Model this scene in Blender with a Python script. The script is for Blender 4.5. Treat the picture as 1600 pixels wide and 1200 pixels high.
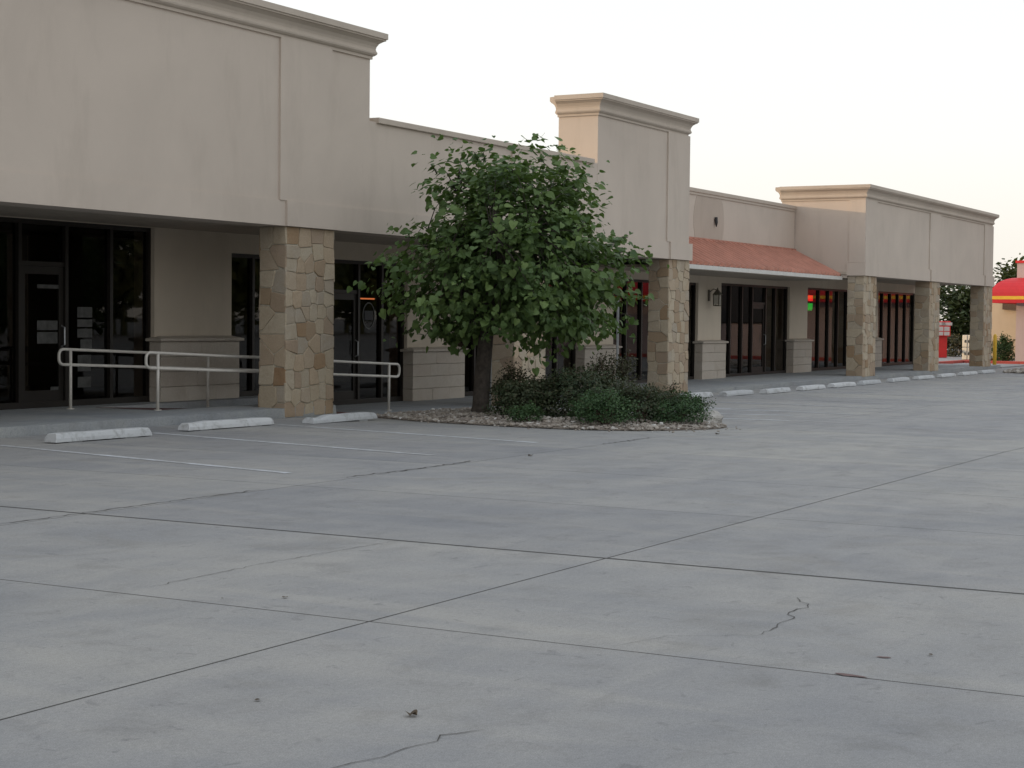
import bpy, math, random
from mathutils import Vector, Matrix
R = random.Random(7)
PI = math.pi
scene = bpy.context.scene
for o in list(bpy.data.objects): bpy.data.objects.remove(o)
C = scene.collection

# ------------------------------------------------------------------ camera
CAMH = 1.6
TH, PITCH, ROLL, FPX = math.radians(29.2), math.atan(103/2677.), 0.0100, 2677.
fw = Vector((math.cos(TH)*math.cos(PITCH), math.sin(TH)*math.cos(PITCH), -math.sin(PITCH)))
rt = Vector((math.sin(TH), -math.cos(TH), 0)); upv = rt.cross(fw)
cr = rt*math.cos(ROLL) + upv*math.sin(ROLL); cu = -rt*math.sin(ROLL) + upv*math.cos(ROLL)
cam = bpy.data.cameras.new('camera'); cam_o = bpy.data.objects.new('camera', cam); C.objects.link(cam_o)
cam.sensor_width = 36; cam.lens = 36*FPX/1600.; cam.clip_start = .1; cam.clip_end = 3000
cam_o.matrix_world = Matrix(((cr.x, cu.x, -fw.x, 0), (cr.y, cu.y, -fw.y, 0), (cr.z, cu.z, -fw.z, CAMH), (0, 0, 0, 1)))
scene.camera = cam_o

# ------------------------------------------------------------------ sky and sun
SUN_EL, SUN_AZ = math.radians(6), math.radians(-25)      # azimuth from +Y towards +X
w = bpy.data.worlds.new('World'); scene.world = w; w.use_nodes = True
nt = w.node_tree; nt.nodes.clear()
out = nt.nodes.new('ShaderNodeOutputWorld')
sky = nt.nodes.new('ShaderNodeTexSky'); sky.sky_type = 'NISHITA'; sky.sun_disc = False
sky.sun_elevation = SUN_EL; sky.sun_rotation = SUN_AZ; sky.dust_density = 3.0; sky.air_density = 1.0
bg = nt.nodes.new('ShaderNodeBackground'); bg.inputs[1].default_value = 0.06
nt.links.new(sky.outputs[0], bg.inputs[0])
# thin high cloud lit by the low sun: one even veil, warmer at the horizon all the way round
tc = nt.nodes.new('ShaderNodeTexCoord'); sep = nt.nodes.new('ShaderNodeSeparateXYZ')
nt.links.new(tc.outputs['Generated'], sep.inputs[0])
ramp = nt.nodes.new('ShaderNodeValToRGB'); nt.links.new(sep.outputs[2], ramp.inputs[0])
ramp.color_ramp.elements[0].position = 0.0; ramp.color_ramp.elements[0].color = (1.0, .935, .84, 1)
ramp.color_ramp.elements[1].position = 1.0; ramp.color_ramp.elements[1].color = (.86, .92, 1.0, 1)
e = ramp.color_ramp.elements.new(.10); e.color = (1.0, .995, .985, 1)
bg2 = nt.nodes.new('ShaderNodeBackground'); nt.links.new(ramp.outputs[0], bg2.inputs[0]); bg2.inputs[1].default_value = 0.93
add = nt.nodes.new('ShaderNodeAddShader')
nt.links.new(bg.outputs[0], add.inputs[0]); nt.links.new(bg2.outputs[0], add.inputs[1]); nt.links.new(add.outputs[0], out.inputs[0])
sl = bpy.data.lights.new('sun', 'SUN'); sl.energy = 2.4; sl.angle = math.radians(.6); sl.color = (1, .70, .42)
so = bpy.data.objects.new('sun', sl); C.objects.link(so)
to_sun = Vector((math.sin(SUN_AZ)*math.cos(SUN_EL), math.cos(SUN_AZ)*math.cos(SUN_EL), math.sin(SUN_EL)))
so.rotation_euler = to_sun.to_track_quat('Z', 'Y').to_euler()
scene.render.engine = 'CYCLES'
vs = scene.view_settings
vs.view_transform = 'Standard'; vs.look = 'None'; vs.gamma = 1; vs.use_curve_mapping = False; vs.exposure = 0.0

# ------------------------------------------------------------------ materials
def nmat(name):
    m = bpy.data.materials.new(name); m.use_nodes = True
    return m, m.node_tree, m.node_tree.nodes['Principled BSDF']
def noise(t, scale, detail=4, rough=.55, vec=None, dist=0.):
    n = t.nodes.new('ShaderNodeTexNoise'); n.inputs['Scale'].default_value = scale
    n.inputs['Detail'].default_value = detail; n.inputs['Roughness'].default_value = rough; n.inputs['Distortion'].default_value = dist
    if vec is not None: t.links.new(vec, n.inputs['Vector'])
    return n.outputs[0]
def rampn(t, fac, stops):
    r = t.nodes.new('ShaderNodeValToRGB'); t.links.new(fac, r.inputs[0])
    el = r.color_ramp.elements
    while len(el) < len(stops): el.new(.5)
    for e, (p, c) in zip(el, stops):
        e.position = p; e.color = (*c, 1) if len(c) == 3 else c
    return r.outputs[0]
def mixc(t, fac, a, b, mode='MIX'):
    n = t.nodes.new('ShaderNodeMix'); n.data_type = 'RGBA'; n.blend_type = mode
    for s, v in ((n.inputs[0], fac), (n.inputs[6], a), (n.inputs[7], b)):
        if hasattr(v, 'is_output'): t.links.new(v, s)
        elif isinstance(v, (int, float)): s.default_value = v
        else: s.default_value = (*v, 1)
    return n.outputs[2]
def maths(t, op, a, b=0.):
    n = t.nodes.new('ShaderNodeMath'); n.operation = op
    for s, v in ((n.inputs[0], a), (n.inputs[1], b)):
        if hasattr(v, 'is_output'): t.links.new(v, s)
        else: s.default_value = v
    return n.outputs[0]
def pos(t, sc=(1, 1, 1)):
    g = t.nodes.new('ShaderNodeNewGeometry'); m = t.nodes.new('ShaderNodeMapping'); m.inputs['Scale'].default_value = sc
    t.links.new(g.outputs['Position'], m.inputs[0]); return m.outputs[0]
def bump(t, p, h, strength, dist=.01):
    b = t.nodes.new('ShaderNodeBump'); b.inputs['Strength'].default_value = strength; b.inputs['Distance'].default_value = dist
    t.links.new(h, b.inputs['Height']); t.links.new(b.outputs[0], p.inputs['Normal'])
def simple(name, col, rough=.6, metal=0., var=.12, scale=6., bmp=0.):
    m, t, p = nmat(name)
    v = pos(t); f = noise(t, scale, 5, .6, v)
    c = rampn(t, f, [(.3, tuple(x*(1-var) for x in col)), (.7, tuple(min(1, x*(1+var)) for x in col))])
    t.links.new(c, p.inputs['Base Color']); p.inputs['Roughness'].default_value = rough; p.inputs['Metallic'].default_value = metal
    if bmp: bump(t, p, noise(t, scale*12, 4, .6, v), bmp)
    return m
def attr(t, name='rnd'):
    a = t.nodes.new('ShaderNodeAttribute'); a.attribute_name = name; return a.outputs['Fac']

def m_concrete(name, base, perobj=True, dark=0.):
    m, t, p = nmat(name)
    v = pos(t); vx = pos(t, (.5, 1.6, 1)); vy = pos(t, (1.8, .35, 1)); b = base
    def msk(n, lo, hi, k): return rampn(t, n, [(lo, (0, 0, 0)), (hi, (k, k, k))])
    def tint(*k): return tuple(x*y for x, y in zip(b, k))
    n1 = noise(t, .35, 6, .62, v, .6); n2 = noise(t, 2.3, 8, .68, v, .4); n3 = noise(t, 1.1, 6, .6, vx, .8); n4 = noise(t, 40, 4, .7, v)
    n5 = noise(t, .9, 5, .6, vy, .7); n6 = noise(t, 7., 4, .6, v, 1.); n7 = noise(t, 160, 3, .7, v); n8 = noise(t, .8, 4, .55, v, 1.2); n9 = noise(t, 15, 5, .7, v, .5)
    c = rampn(t, n1, [(.30, tint(.84, .86, .90)), (.5, b), (.70, tint(1.13, 1.11, 1.06))])
    c = mixc(t, msk(n3, .42, .68, .55), c, tint(.72, .745, .80))              # trodden, cooler grey
    c = mixc(t, msk(n5, .48, .70, .5), c, tint(1.26, 1.22, 1.14))           # pale laitance
    c = mixc(t, msk(n8, .60, .70, .35), c, tint(.74, .71, .66))             # broad brown stains
    c = mixc(t, msk(n2, .54, .72, .45), c, tint(.66, .65, .63))
    c = mixc(t, msk(n6, .62, .72, .6), c, tint(.55, .55, .57))             # drips
    c = mixc(t, msk(n9, .62, .74, .5), c, tint(.6, .59, .58))
    c = mixc(t, .6, c, rampn(t, n4, [(.3, (.40, .40, .40)), (.7, (.60, .60, .60))]), 'OVERLAY')
    c = mixc(t, .8, c, rampn(t, n7, [(.28, (.34, .34, .34)), (.5, (.5, .5, .5)), (.72, (.66, .66, .66))]), 'OVERLAY')
    if perobj:
        oi = t.nodes.new('ShaderNodeObjectInfo')
        c = mixc(t, 1., c, rampn(t, oi.outputs['Random'], [(0, (.86, .865, .88)), (.5, (.95, .95, .95)), (1, (1, .995, .97))]), 'MULTIPLY')
    t.links.new(c, p.inputs['Base Color'])
    t.links.new(rampn(t, n2, [(.3, (.62, .62, .62)), (.7, (.88, .88, .88))]), p.inputs['Roughness'])
    bump(t, p, maths(t, 'ADD', maths(t, 'ADD', n4, n7), maths(t, 'MULTIPLY', n2, 1.5)), .4, .006)
    return m
def m_stucco(name, b):
    m, t, p = nmat(name)
    v = pos(t); vs_ = pos(t, (1.3, 1.3, .35))
    n1 = noise(t, .5, 5, .6, v, .5); n2 = noise(t, 60, 5, .7, v); n3 = noise(t, 1.4, 5, .65, vs_, .3); n4 = noise(t, 4, 5, .6, v)
    c = rampn(t, n1, [(.3, tuple(x*.93 for x in b)), (.7, tuple(x*1.05 for x in b))])
    c = mixc(t, rampn(t, n3, [(.52, (0, 0, 0)), (.78, (.42, .42, .42))]), c, (b[0]*.74, b[1]*.73, b[2]*.71))
    c = mixc(t, rampn(t, n4, [(.6, (0, 0, 0)), (.8, (.2, .2, .2))]), c, (b[0]*1.1, b[1]*1.1, b[2]*1.1))
    t.links.new(c, p.inputs['Base Color']); p.inputs['Roughness'].default_value = .9
    bump(t, p, maths(t, 'ADD', n2, maths(t, 'MULTIPLY', n4, .6)), .5, .006)
    return m
def m_stone(name, cols, over=.5, oc=(.33, .25, .16)):
    m, t, p = nmat(name)
    v = pos(t); n1 = noise(t, 5, 6, .65, v, .8); n2 = noise(t, 45, 4, .7, v)
    c = rampn(t, attr(t), cols)
    c = mixc(t, rampn(t, n1, [(.4, (0, 0, 0)), (.75, (over, over, over))]), c, oc)
    c = mixc(t, .55, c, rampn(t, n2, [(.3, (.38, .38, .38)), (.7, (.6, .6, .6))]), 'OVERLAY')
    t.links.new(c, p.inputs['Base Color']); p.inputs['Roughness'].default_value = .88
    bump(t, p, maths(t, 'ADD', maths(t, 'MULTIPLY', n1, 2.), n2), .7, .012)
    return m
def m_leaf(name, lo, mid, hi, trans=.25):
    m, t, p = nmat(name)
    c = rampn(t, attr(t), [(0, lo), (.55, mid), (1, hi)])
    n = noise(t, 1.2, 3, .5, pos(t))
    c = mixc(t, rampn(t, n, [(.35, (0, 0, 0)), (.7, (.35, .35, .35))]), c, hi)
    t.links.new(c, p.inputs['Base Color']); p.inputs['Roughness'].default_value = .55
    p.inputs['Specular IOR Level'].default_value = .3
    tr = t.nodes.new('ShaderNodeBsdfTranslucent'); t.links.new(mixc(t, .5, c, (hi[0]*1.3, hi[1]*1.5, hi[2]*.6)), tr.inputs[0])
    mx = t.nodes.new('ShaderNodeMixShader'); mx.inputs[0].default_value = trans
    t.links.new(p.outputs[0], mx.inputs[1]); t.links.new(tr.outputs[0], mx.inputs[2])
    t.links.new(mx.outputs[0], t.nodes['Material Output'].inputs[0])
    return m
def m_glass(name, tint=.5):
    m, t, p = nmat(name); t.nodes.remove(p)
    tb = t.nodes.new('ShaderNodeBsdfTransparent'); tb.inputs[0].default_value = (tint, tint*.96, tint*.92, 1)
    gl = t.nodes.new('ShaderNodeBsdfGlossy'); gl.inputs['Roughness'].default_value = .015
    gl.inputs[0].default_value = (.8, .78, .76, 1)
    fr = t.nodes.new('ShaderNodeFresnel'); fr.inputs[0].default_value = 1.45
    mx = t.nodes.new('ShaderNodeMixShader')
    gm = t.nodes.new('ShaderNodeNewGeometry')      # only the outer face mirrors: a thin pane has no total internal reflection
    t.links.new(maths(t, 'MULTIPLY', fr.outputs[0], maths(t, 'SUBTRACT', 1., gm.outputs['Backfacing'])), mx.inputs[0]); t.links.new(tb.outputs[0], mx.inputs[1]); t.links.new(gl.outputs[0], mx.inputs[2])
    t.links.new(mx.outputs[0], t.nodes['Material Output'].inputs[0]); return m
def m_emit(name, col, s):
    m, t, p = nmat(name)
    p.inputs['Base Color'].default_value = (*[c*.3 for c in col], 1)
    p.inputs['Emission Color'].default_value = (*col, 1); p.inputs['Emission Strength'].default_value = s
    return m
def m_paint(name, conc, lo=.47, hi=.68):
    """worn road paint: white where it holds, bare concrete where it has gone"""
    m, t, p = nmat(name)
    v = pos(t); n = noise(t, 9, 8, .75, v); n2 = noise(t, 1.1, 4, .6, v)
    f = maths(t, 'ADD', maths(t, 'MULTIPLY', n, .65), maths(t, 'MULTIPLY', n2, .5))
    c = mixc(t, rampn(t, f, [(lo, (0, 0, 0)), (hi, (1, 1, 1))]), (.52, .54, .57), conc)
    t.links.new(c, p.inputs['Base Color']); p.inputs['Roughness'].default_value = .8
    return m
def m_stop(name):
    m, t, p = nmat(name)
    v = pos(t); n = noise(t, 5, 8, .75, v, .5); n2 = noise(t, 30, 4, .6, v)
    c = mixc(t, rampn(t, n, [(.5, (0, 0, 0)), (.66, (1, 1, 1))]), (.51, .52, .525), (.30, .30, .29))
    oi = t.nodes.new('ShaderNodeObjectInfo')
    c = mixc(t, 1., c, rampn(t, oi.outputs['Random'], [(0, (.82, .83, .84)), (1, (1.0, 1.0, 1.0))]), 'MULTIPLY')
    t.links.new(c, p.inputs['Base Color']); p.inputs['Roughness'].default_value = .85
    bump(t, p, maths(t, 'ADD', n2, n), .6, .01); return m

CONC = (.280, .277, .271)
M = dict(
 slab=m_concrete('pavement_concrete', CONC), far=m_concrete('far_pavement', (.22, .22, .217), False),
 walk=m_concrete('sidewalk_concrete', (.285, .295, .298), False),
 joint=simple('joint_filler', (.035, .033, .03), .9, var=.4, scale=3),
 crack=simple('crack_dark', (.06, .055, .05), .95, var=.5, scale=30),
 stain=simple('rust_stain', (.14, .09, .085), .9, var=.3, scale=20), oil=simple('oil_stain', (.17, .165, .16), .8, var=.2, scale=9),
 paint=m_paint('worn_white_paint', CONC, .48, .68), paint2=m_paint('fresher_white_paint', CONC, .56, .74), stop=m_stop('wheel_stop_concrete'),
 rampred=simple('red_ramp_coating', (.115, .055, .052), .8, var=.25, scale=5, bmp=.2),
 stucco=m_stucco('beige_stucco', (.545, .468, .398)), stucco2=m_stucco('arcade_stucco', (.60, .52, .42)),
 trim=m_stucco('cornice_stucco', (.50, .43, .36)), ghost=m_stucco('patched_stucco', (.46, .385, .32)),
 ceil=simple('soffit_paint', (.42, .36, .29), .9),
 mortar=simple('mortar', (.46, .42, .335), .95, var=.15, scale=20, bmp=.5),
 stone=m_stone('limestone_veneer', [(0, (.42, .345, .25)), (.25, (.465, .395, .295)), (.45, (.37, .32, .255)), (.62, (.43, .335, .235)), (.80, (.335, .255, .185)), (.94, (.33, .235, .145)), (1, (.28, .17, .09))]),
 block=m_stone('wainscot_limestone', [(0, (.46, .405, .345)), (.5, (.50, .45, .39)), (1, (.48, .42, .36))], .25),
 bronze=simple('dark_bronze_frame', (.022, .018, .015), .42, .3, .1), glass=m_glass('tinted_glass'),
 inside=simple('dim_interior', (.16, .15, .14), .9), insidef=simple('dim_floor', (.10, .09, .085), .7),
 redroof=simple('red_metal_roof', (.41, .165, .11), .55, .0, .22, 1.3), redrib=simple('lit_tone_red_rib', (.50, .25, .185), .55, var=.15, scale=2), white=simple('white_painted_board', (.60, .585, .55), .6, var=.06),  # rib red is the roof red brightened, standing in for light on the ribs
 rail=simple('cream_painted_rail', (.58, .55, .50), .45, .0, .08), galv=simple('galvanised_post', (.45, .46, .47), .4, .7, .15, 20),
 bark=simple('grey_bark', (.075, .062, .052), .95, var=.4, scale=14, bmp=1.), bark2=simple('brown_twig', (.10, .07, .05), .95, var=.3, scale=20),
 redbud=m_leaf('heart_leaf', (.042, .080, .028), (.078, .132, .042), (.14, .205, .065)),
 shrubA=m_leaf('shrub_dark_leaf', (.020, .034, .016), (.036, .060, .026), (.075, .075, .040), .15),
 shrubB=m_leaf('shrub_green_leaf', (.022, .050, .020), (.040, .088, .032), (.075, .13, .05), .15),
 shrubC=m_leaf('shrub_brownish_leaf', (.034, .036, .020), (.050, .056, .028), (.085, .082, .042), .15),
 farleaf=m_leaf('far_tree_leaf', (.024, .040, .016), (.045, .068, .024), (.085, .10, .035), .2),
 rock=m_stone('river_rock', [(0, (.25, .22, .19)), (.4, (.33, .30, .265)), (.65, (.20, .17, .15)), (.85, (.37, .34, .30)), (1, (.58, .57, .55))], .3),
 pale=simple('pale_limestone', (.42, .40, .37), .9, var=.25, scale=9, bmp=.8), soil=simple('planter_soil', (.11, .09, .075), .95, var=.35, scale=6, bmp=.6),
 black=simple('black_metal', (.02, .02, .022), .5), verd=simple('weathered_bronze', (.085, .078, .055), .6, var=.3, scale=30), lamp=simple('lantern_glass', (.5, .48, .42), .15),
 red=simple('red_paint', (.62, .025, .025), .4, var=.08), yellow=simple('yellow_paint', (.75, .45, .04), .5, var=.1),
 pink=m_stucco('pink_stucco', (.50, .40, .385)), tan=m_stucco('tan_stucco', (.52, .44, .32)),
 awn=simple('red_awning', (.56, .018, .025), .5, var=.06), cream=simple('cream_enamel', (.72, .66, .54), .45, var=.06),
 paper=simple('paper', (.55, .54, .52), .8, var=.05), dark=simple('dark_print', (.05, .05, .055), .7),
 redcurb=simple('red_curb_paint', (.42, .07, .055), .75, var=.25, scale=4),
 ledr=m_emit('red_led', (1, .03, .03), 3.2), ledg=m_emit('green_led', (.03, .9, .08), 1.5), neon=m_emit('orange_tube', (1, .28, .10), 2.2),
 dimpaper=simple('dimmed_paper', (.075, .074, .07), .8, var=.35, scale=9), dark2=simple('grey_vinyl', (.13, .13, .125), .7), deadleaf=simple('dead_leaf', (.07, .05, .03), .9, var=.3, scale=40), gravelbase=simple('gravel_base', (.20, .165, .135), .95, var=.4, scale=25, bmp=1.),  # notice paper: dimness behind tinted glass is put into its dark colour
)

# ------------------------------------------------------------------ helpers
OFF = {}
def reg(o, off): OFF[o.name] = Vector(off); return o
def tag(o, label=None, cat=None, group=None, kind=None):
    if label: o['label'] = label
    if cat: o['category'] = cat
    if group: o['group'] = group
    if kind: o['kind'] = kind
    return o
def empty(name, loc, label, cat, group=None):
    o = bpy.data.objects.new(name, None); C.objects.link(o); o.location = loc; o.empty_display_size = .2
    tag(o, label, cat, group); return reg(o, loc)
class MB:
    def __init__(s): s.v, s.f, s.r = [], [], []
    def face(s, pts, r=0.):
        b = len(s.v); s.v += [tuple(p) for p in pts]; s.f.append(tuple(range(b, b+len(pts)))); s.r.append(r)
    def raw(s, vs, fs, r=0.):
        b = len(s.v); s.v += [tuple(p) for p in vs]; s.f += [tuple(i+b for i in f) for f in fs]; s.r += [r]*len(fs)
    def box(s, x0, x1, y0, y1, z0, z1, r=0.):
        s.raw([(x0,y0,z0),(x1,y0,z0),(x1,y1,z0),(x0,y1,z0),(x0,y0,z1),(x1,y0,z1),(x1,y1,z1),(x0,y1,z1)],
              [(0,3,2,1),(4,5,6,7),(0,1,5,4),(1,2,6,5),(2,3,7,6),(3,0,4,7)], r); return s
    def tube(s, pts, rad, n=8, r=0.):
        pts = [Vector(p) for p in pts]; rads = rad if isinstance(rad, (list, tuple)) else [rad]*len(pts)
        vs, fs = [], []
        ref = None
        for i, p in enumerate(pts):
            d = (pts[min(i+1, len(pts)-1)] - pts[max(i-1, 0)]).normalized()
            if ref is None: ref = d.orthogonal().normalized()
            a = (ref - d*ref.dot(d)); a = a.normalized() if a.length > 1e-5 else d.orthogonal().normalized(); ref = a
            b = d.cross(a)
            for k in range(n):
                t = 2*PI*k/n; vs.append(p + (a*math.cos(t) + b*math.sin(t))*rads[i])
        for i in range(len(pts)-1):
            for k in range(n):
                k2 = (k+1) % n; fs.append((i*n+k, i*n+k2, (i+1)*n+k2, (i+1)*n+k))
        fs.append(tuple(range(n-1, -1, -1))); fs.append(tuple((len(pts)-1)*n+k for k in range(n)))
        s.raw(vs, fs, r); return s
    def build(s, name, mat, parent=None, loc=None, smooth=False, bevel=0., attr_=False):
        off = OFF[parent.name] if parent else Vector(loc) if loc is not None else Vector((0, 0, 0))
        me = bpy.data.meshes.new(name); me.from_pydata([tuple(Vector(p)-off) for p in s.v], [], s.f)
        if attr_:
            a = me.attributes.new('rnd', 'FLOAT', 'FACE'); a.data.foreach_set('value', s.r)
        if smooth: me.polygons.foreach_set('use_smooth', [True]*len(s.f))
        me.materials.append(M[mat] if isinstance(mat, str) else mat)
        me.update(); o = bpy.data.objects.new(name, me); C.objects.link(o)
        if parent: o.parent = parent; reg(o, off)
        else: o.location = off; reg(o, off)
        if bevel:
            b = o.modifiers.new('bevel', 'BEVEL'); b.width = bevel; b.segments = 2; b.limit_method = 'ANGLE'
        return o
def boxo(name, mat, parent, x0, x1, y0, y1, z0, z1, bevel=0., loc=None):
    return MB().box(x0, x1, y0, y1, z0, z1).build(name, mat, parent, loc, bevel=bevel)
def interp(x, tab):
    if x <= tab[0][0]: return tab[0][1]
    for (a, b), (c, d) in zip(tab, tab[1:]):
        if x <= c: return b + (d-b)*(x-a)/(c-a)
    return tab[-1][1]
def sstep(a, b, x):
    t = max(0, min(1, (x-a)/(b-a))); return t*t*(3-2*t)
ZA = [(22, 0), (26, -.07), (30, -.095), (34, -.115), (37, -.16), (40, -.205), (44, -.21)]
ZB = [(21, 0), (23, -.05), (25, -.12), (27, -.145), (33, -.14), (37, -.165), (40, -.205), (44, -.21)]
def zg(x, y):
    t = sstep(12, 15.8, y); return interp(x, ZA)*(1-t) + interp(x, ZB)*t
LOW = [(23, -.11), (26, -.14), (30, -.15), (37, -.12), (50, -.09), (70, -.08)]
def zlow(x): return interp(x, LOW)

YF, YB, YW = 16.40, 16.93, 19.30
# ------------------------------------------------------------------ ground
xs = [-600, -200, -60, -20, 0, 10, 18, 20, 21, 22, 23, 24, 25, 26, 27, 28, 30, 32, 34, 36, 38, 40, 44, 50, 60, 74, 90, 130, 250, 900]
ys = [-600, -200, -80, -40, -20, -8, 0, 6, 9, 11, 12, 13, 14, 15, 15.8, 18, 24, 40, 90, 250, 900]
g = MB(); vs_, fs_ = [], []
for x in xs:
    for y in ys: vs_.append((x, y, zg(x, y) - .03))
for i in range(len(xs)-1):
    for j in range(len(ys)-1): a = i*len(ys)+j; fs_.append((a, a+len(ys), a+len(ys)+1, a+1))
g.raw(vs_, fs_); tag(g.build('ground', 'far'), kind='structure')
JX = [10.28 + 2.83*k for k in range(-5, 24) if k != -2]
JY = [-13.47, -8.85, -4.23, .39, 5.01, 9.63, 16.39]
XE = JX[-1]
f = MB()
XS = sorted(set(JX + [(a+b)/2 for a, b in zip(JX, JX[1:])]))
for i, x in enumerate(JX):                      # joints running away from the kerb
    yy = JY[:-2] + [JY[-2]+(JY[-1]-JY[-2])*k/8 for k in range(9)]
    hw = .036 if abs(x-10.28) < .01 else .02
    for a, b in zip(yy, yy[1:]): f.face([(p, q, zg(x, q)-.0012) for p, q in ((x-hw, a), (x+hw, a), (x+hw, b), (x-hw, b))])
for y in JY[1:-1]:                              # joints along the building
    for a, b in zip(XS, XS[1:]): f.face([(p, q, zg(p, y)-.0016) for p, q in ((a, y-.02), (b, y-.02), (b, y+.02), (a, y+.02))])
jf = tag(f.build('expansion_joint', 'joint'), kind='structure')
pav = MB(); pv = bpy.data.objects.new('pavement', None); C.objects.link(pv); reg(pv, (0, 0, 0)); tag(pv, kind='structure')
for i in range(len(JX)-1):
    for j in range(len(JY)-1):
        gx0 = .024 if abs(JX[i]-10.28) < .01 else .008; gx1 = .024 if abs(JX[i+1]-10.28) < .01 else .008
        x0, x1, y0, y1 = JX[i]+gx0+R.uniform(0, .002), JX[i+1]-gx1, JY[j]+.009, JY[j+1]-.009
        ny = 8 if j == len(JY)-2 else 1; b = MB(); dz = 0.
        xx = [x0+(x1-x0)*k/2 for k in range(3)]; yy = [y0+(y1-y0)*k/ny for k in range(ny+1)]
        vv, ff = [], []
        for x in xx:
            for y in yy: vv.append((x, y, zg(x, y)+dz))
        n = len(yy)
        for a in range(2):
            for c in range(ny): k = a*n+c; ff.append((k, k+n, k+n+1, k+1))
        loop = [k*n for k in range(3)] + [2*n+c for c in range(1, n)] + [k*n+n-1 for k in (1, 0)] + [c for c in range(n-2, 0, -1)]
        base = len(vv)
        for k in loop: vv.append((vv[k][0], vv[k][1], vv[k][2]-.025))
        L = len(loop)
        for q in range(L): ff.append((loop[(q+1) % L], loop[q], base+q, base+(q+1) % L))
        b.raw(vv, ff); o = b.build('concrete_slab', 'slab', pv)
        bv = o.modifiers.new('bevel', 'BEVEL'); bv.width = .0015; bv.segments = 1; bv.limit_method = 'ANGLE'
# cracks and stains lying on the slabs
def ribbon(name, mat, pts, wd, lift=.0035, jit=0.):
    pts2 = []
    for (a, b) in zip(pts, pts[1:]):
        n = max(1, int(math.dist(a, b)/.06))
        for k in range(n): t = k/n; pts2.append((a[0]+(b[0]-a[0])*t + R.gauss(0, jit), a[1]+(b[1]-a[1])*t + R.gauss(0, jit)))
    pts2.append(pts[-1]); m = MB(); prev = None
    for i, p in enumerate(pts2):
        q = pts2[min(i+1, len(pts2)-1)]; r_ = pts2[max(i-1, 0)]
        d = Vector((q[0]-r_[0], q[1]-r_[1])).normalized(); nn = Vector((-d.y, d.x))*wd*R.uniform(.35, 1.)*min(1, .25+i*.3, .25+(len(pts2)-1-i)*.3)
        cur = [(p[0]+nn.x, p[1]+nn.y), (p[0]-nn.x, p[1]-nn.y)]
        if prev: m.face([(x, y, zg(x, y)+lift) for x, y in (prev[0], prev[1], cur[1], cur[0])])
        prev = cur
    return m.build(name, mat, pv)
ribbon('crack', 'crack', [(9.45, 3.26), (9.40, 3.34), (9.1, 3.2), (8.9, 3.22), (8.77, 3.15), (8.33, 3.13), (8.2, 3.11)], .004, jit=.012)
ribbon('crack', 'crack', [(8.15, 3.12), (7.9, 3.5), (7.5, 3.62)], .0018, jit=.01)
ribbon('crack', 'crack', [(5.72, 3.30), (5.55, 3.39), (5.47, 3.36), (5.38, 3.40), (5.17, 3.41), (5.02, 3.46), (4.85, 3.5)], .0042, jit=.006)
ribbon('crack', 'crack', [(7.7, 6.72), (8.77, 6.76), (10.25, 6.66)], .0035, jit=.008)
ribbon('crack', 'crack', [(9.4, 9.68), (11.5, 9.70), (12.6, 9.66)], .010, jit=.012)
ribbon('crack', 'crack', [(14.0, 9.72), (15.2, 9.66), (16.5, 9.69)], .016, jit=.02)
ribbon('crack', 'crack', [(19.6, 9.64), (21.2, 9.66)], .012, jit=.02)
def blot(name, mat, x, y, rx, ry, n=14):
    m = MB(); ph = R.uniform(0, 6)
    m.face([(x+rx*math.cos(t)*(1+.3*math.sin(3*t+ph)+R.uniform(-.12, .12)), y+ry*math.sin(t)*(1+.3*math.sin(2*t+ph)), zg(x, y)+.0035) for t in [2*PI*k/n for k in range(n)]])
    return m.build(name, mat, pv)
blot('rust_stain', 'stain', 7.46, 2.40, .022, .075)
blot('rust_stain', 'stain', 7.95, 2.40, .016, .03)
# parking stripes
def stripe(x0, y0, x1, y1, wd=.10, mt='paint'):
    m = MB(); n = 14; d = Vector((x1-x0, y1-y0)).normalized(); nx, ny = -d.y*wd/2, d.x*wd/2
    for k in range(n):
        a, b = k/n, (k+1)/n
        P = [(x0+(x1-x0)*a+nx, y0+(y1-y0)*a+ny), (x0+(x1-x0)*b+nx, y0+(y1-y0)*b+ny), (x0+(x1-x0)*b-nx, y0+(y1-y0)*b-ny), (x0+(x1-x0)*a-nx, y0+(y1-y0)*a-ny)]
        m.face([(x, y, zg(x, y)+.0035) for x, y in P])
    o = m.build('parking_stripe', mt); tag(o, kind='structure'); return o
for x in (15.02, 17.80, 20.31): stripe(x, 15.5, x-.95, 10.45, .11)
for k in range(12): stripe(31.4+2.66*k, 15.3, 30.3+2.66*k, 9.8)
for q in ((33.75, 14.6, 33.1, 12.4), (31.35, 14.3, 30.6, 12.3), (29.9, 12.9, 30.5, 11.3), (28.5, 12.6, 29.1, 10.5), (27.2, 11.5, 27.35, 9.95)): stripe(*q, .13, 'paint2')

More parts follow.
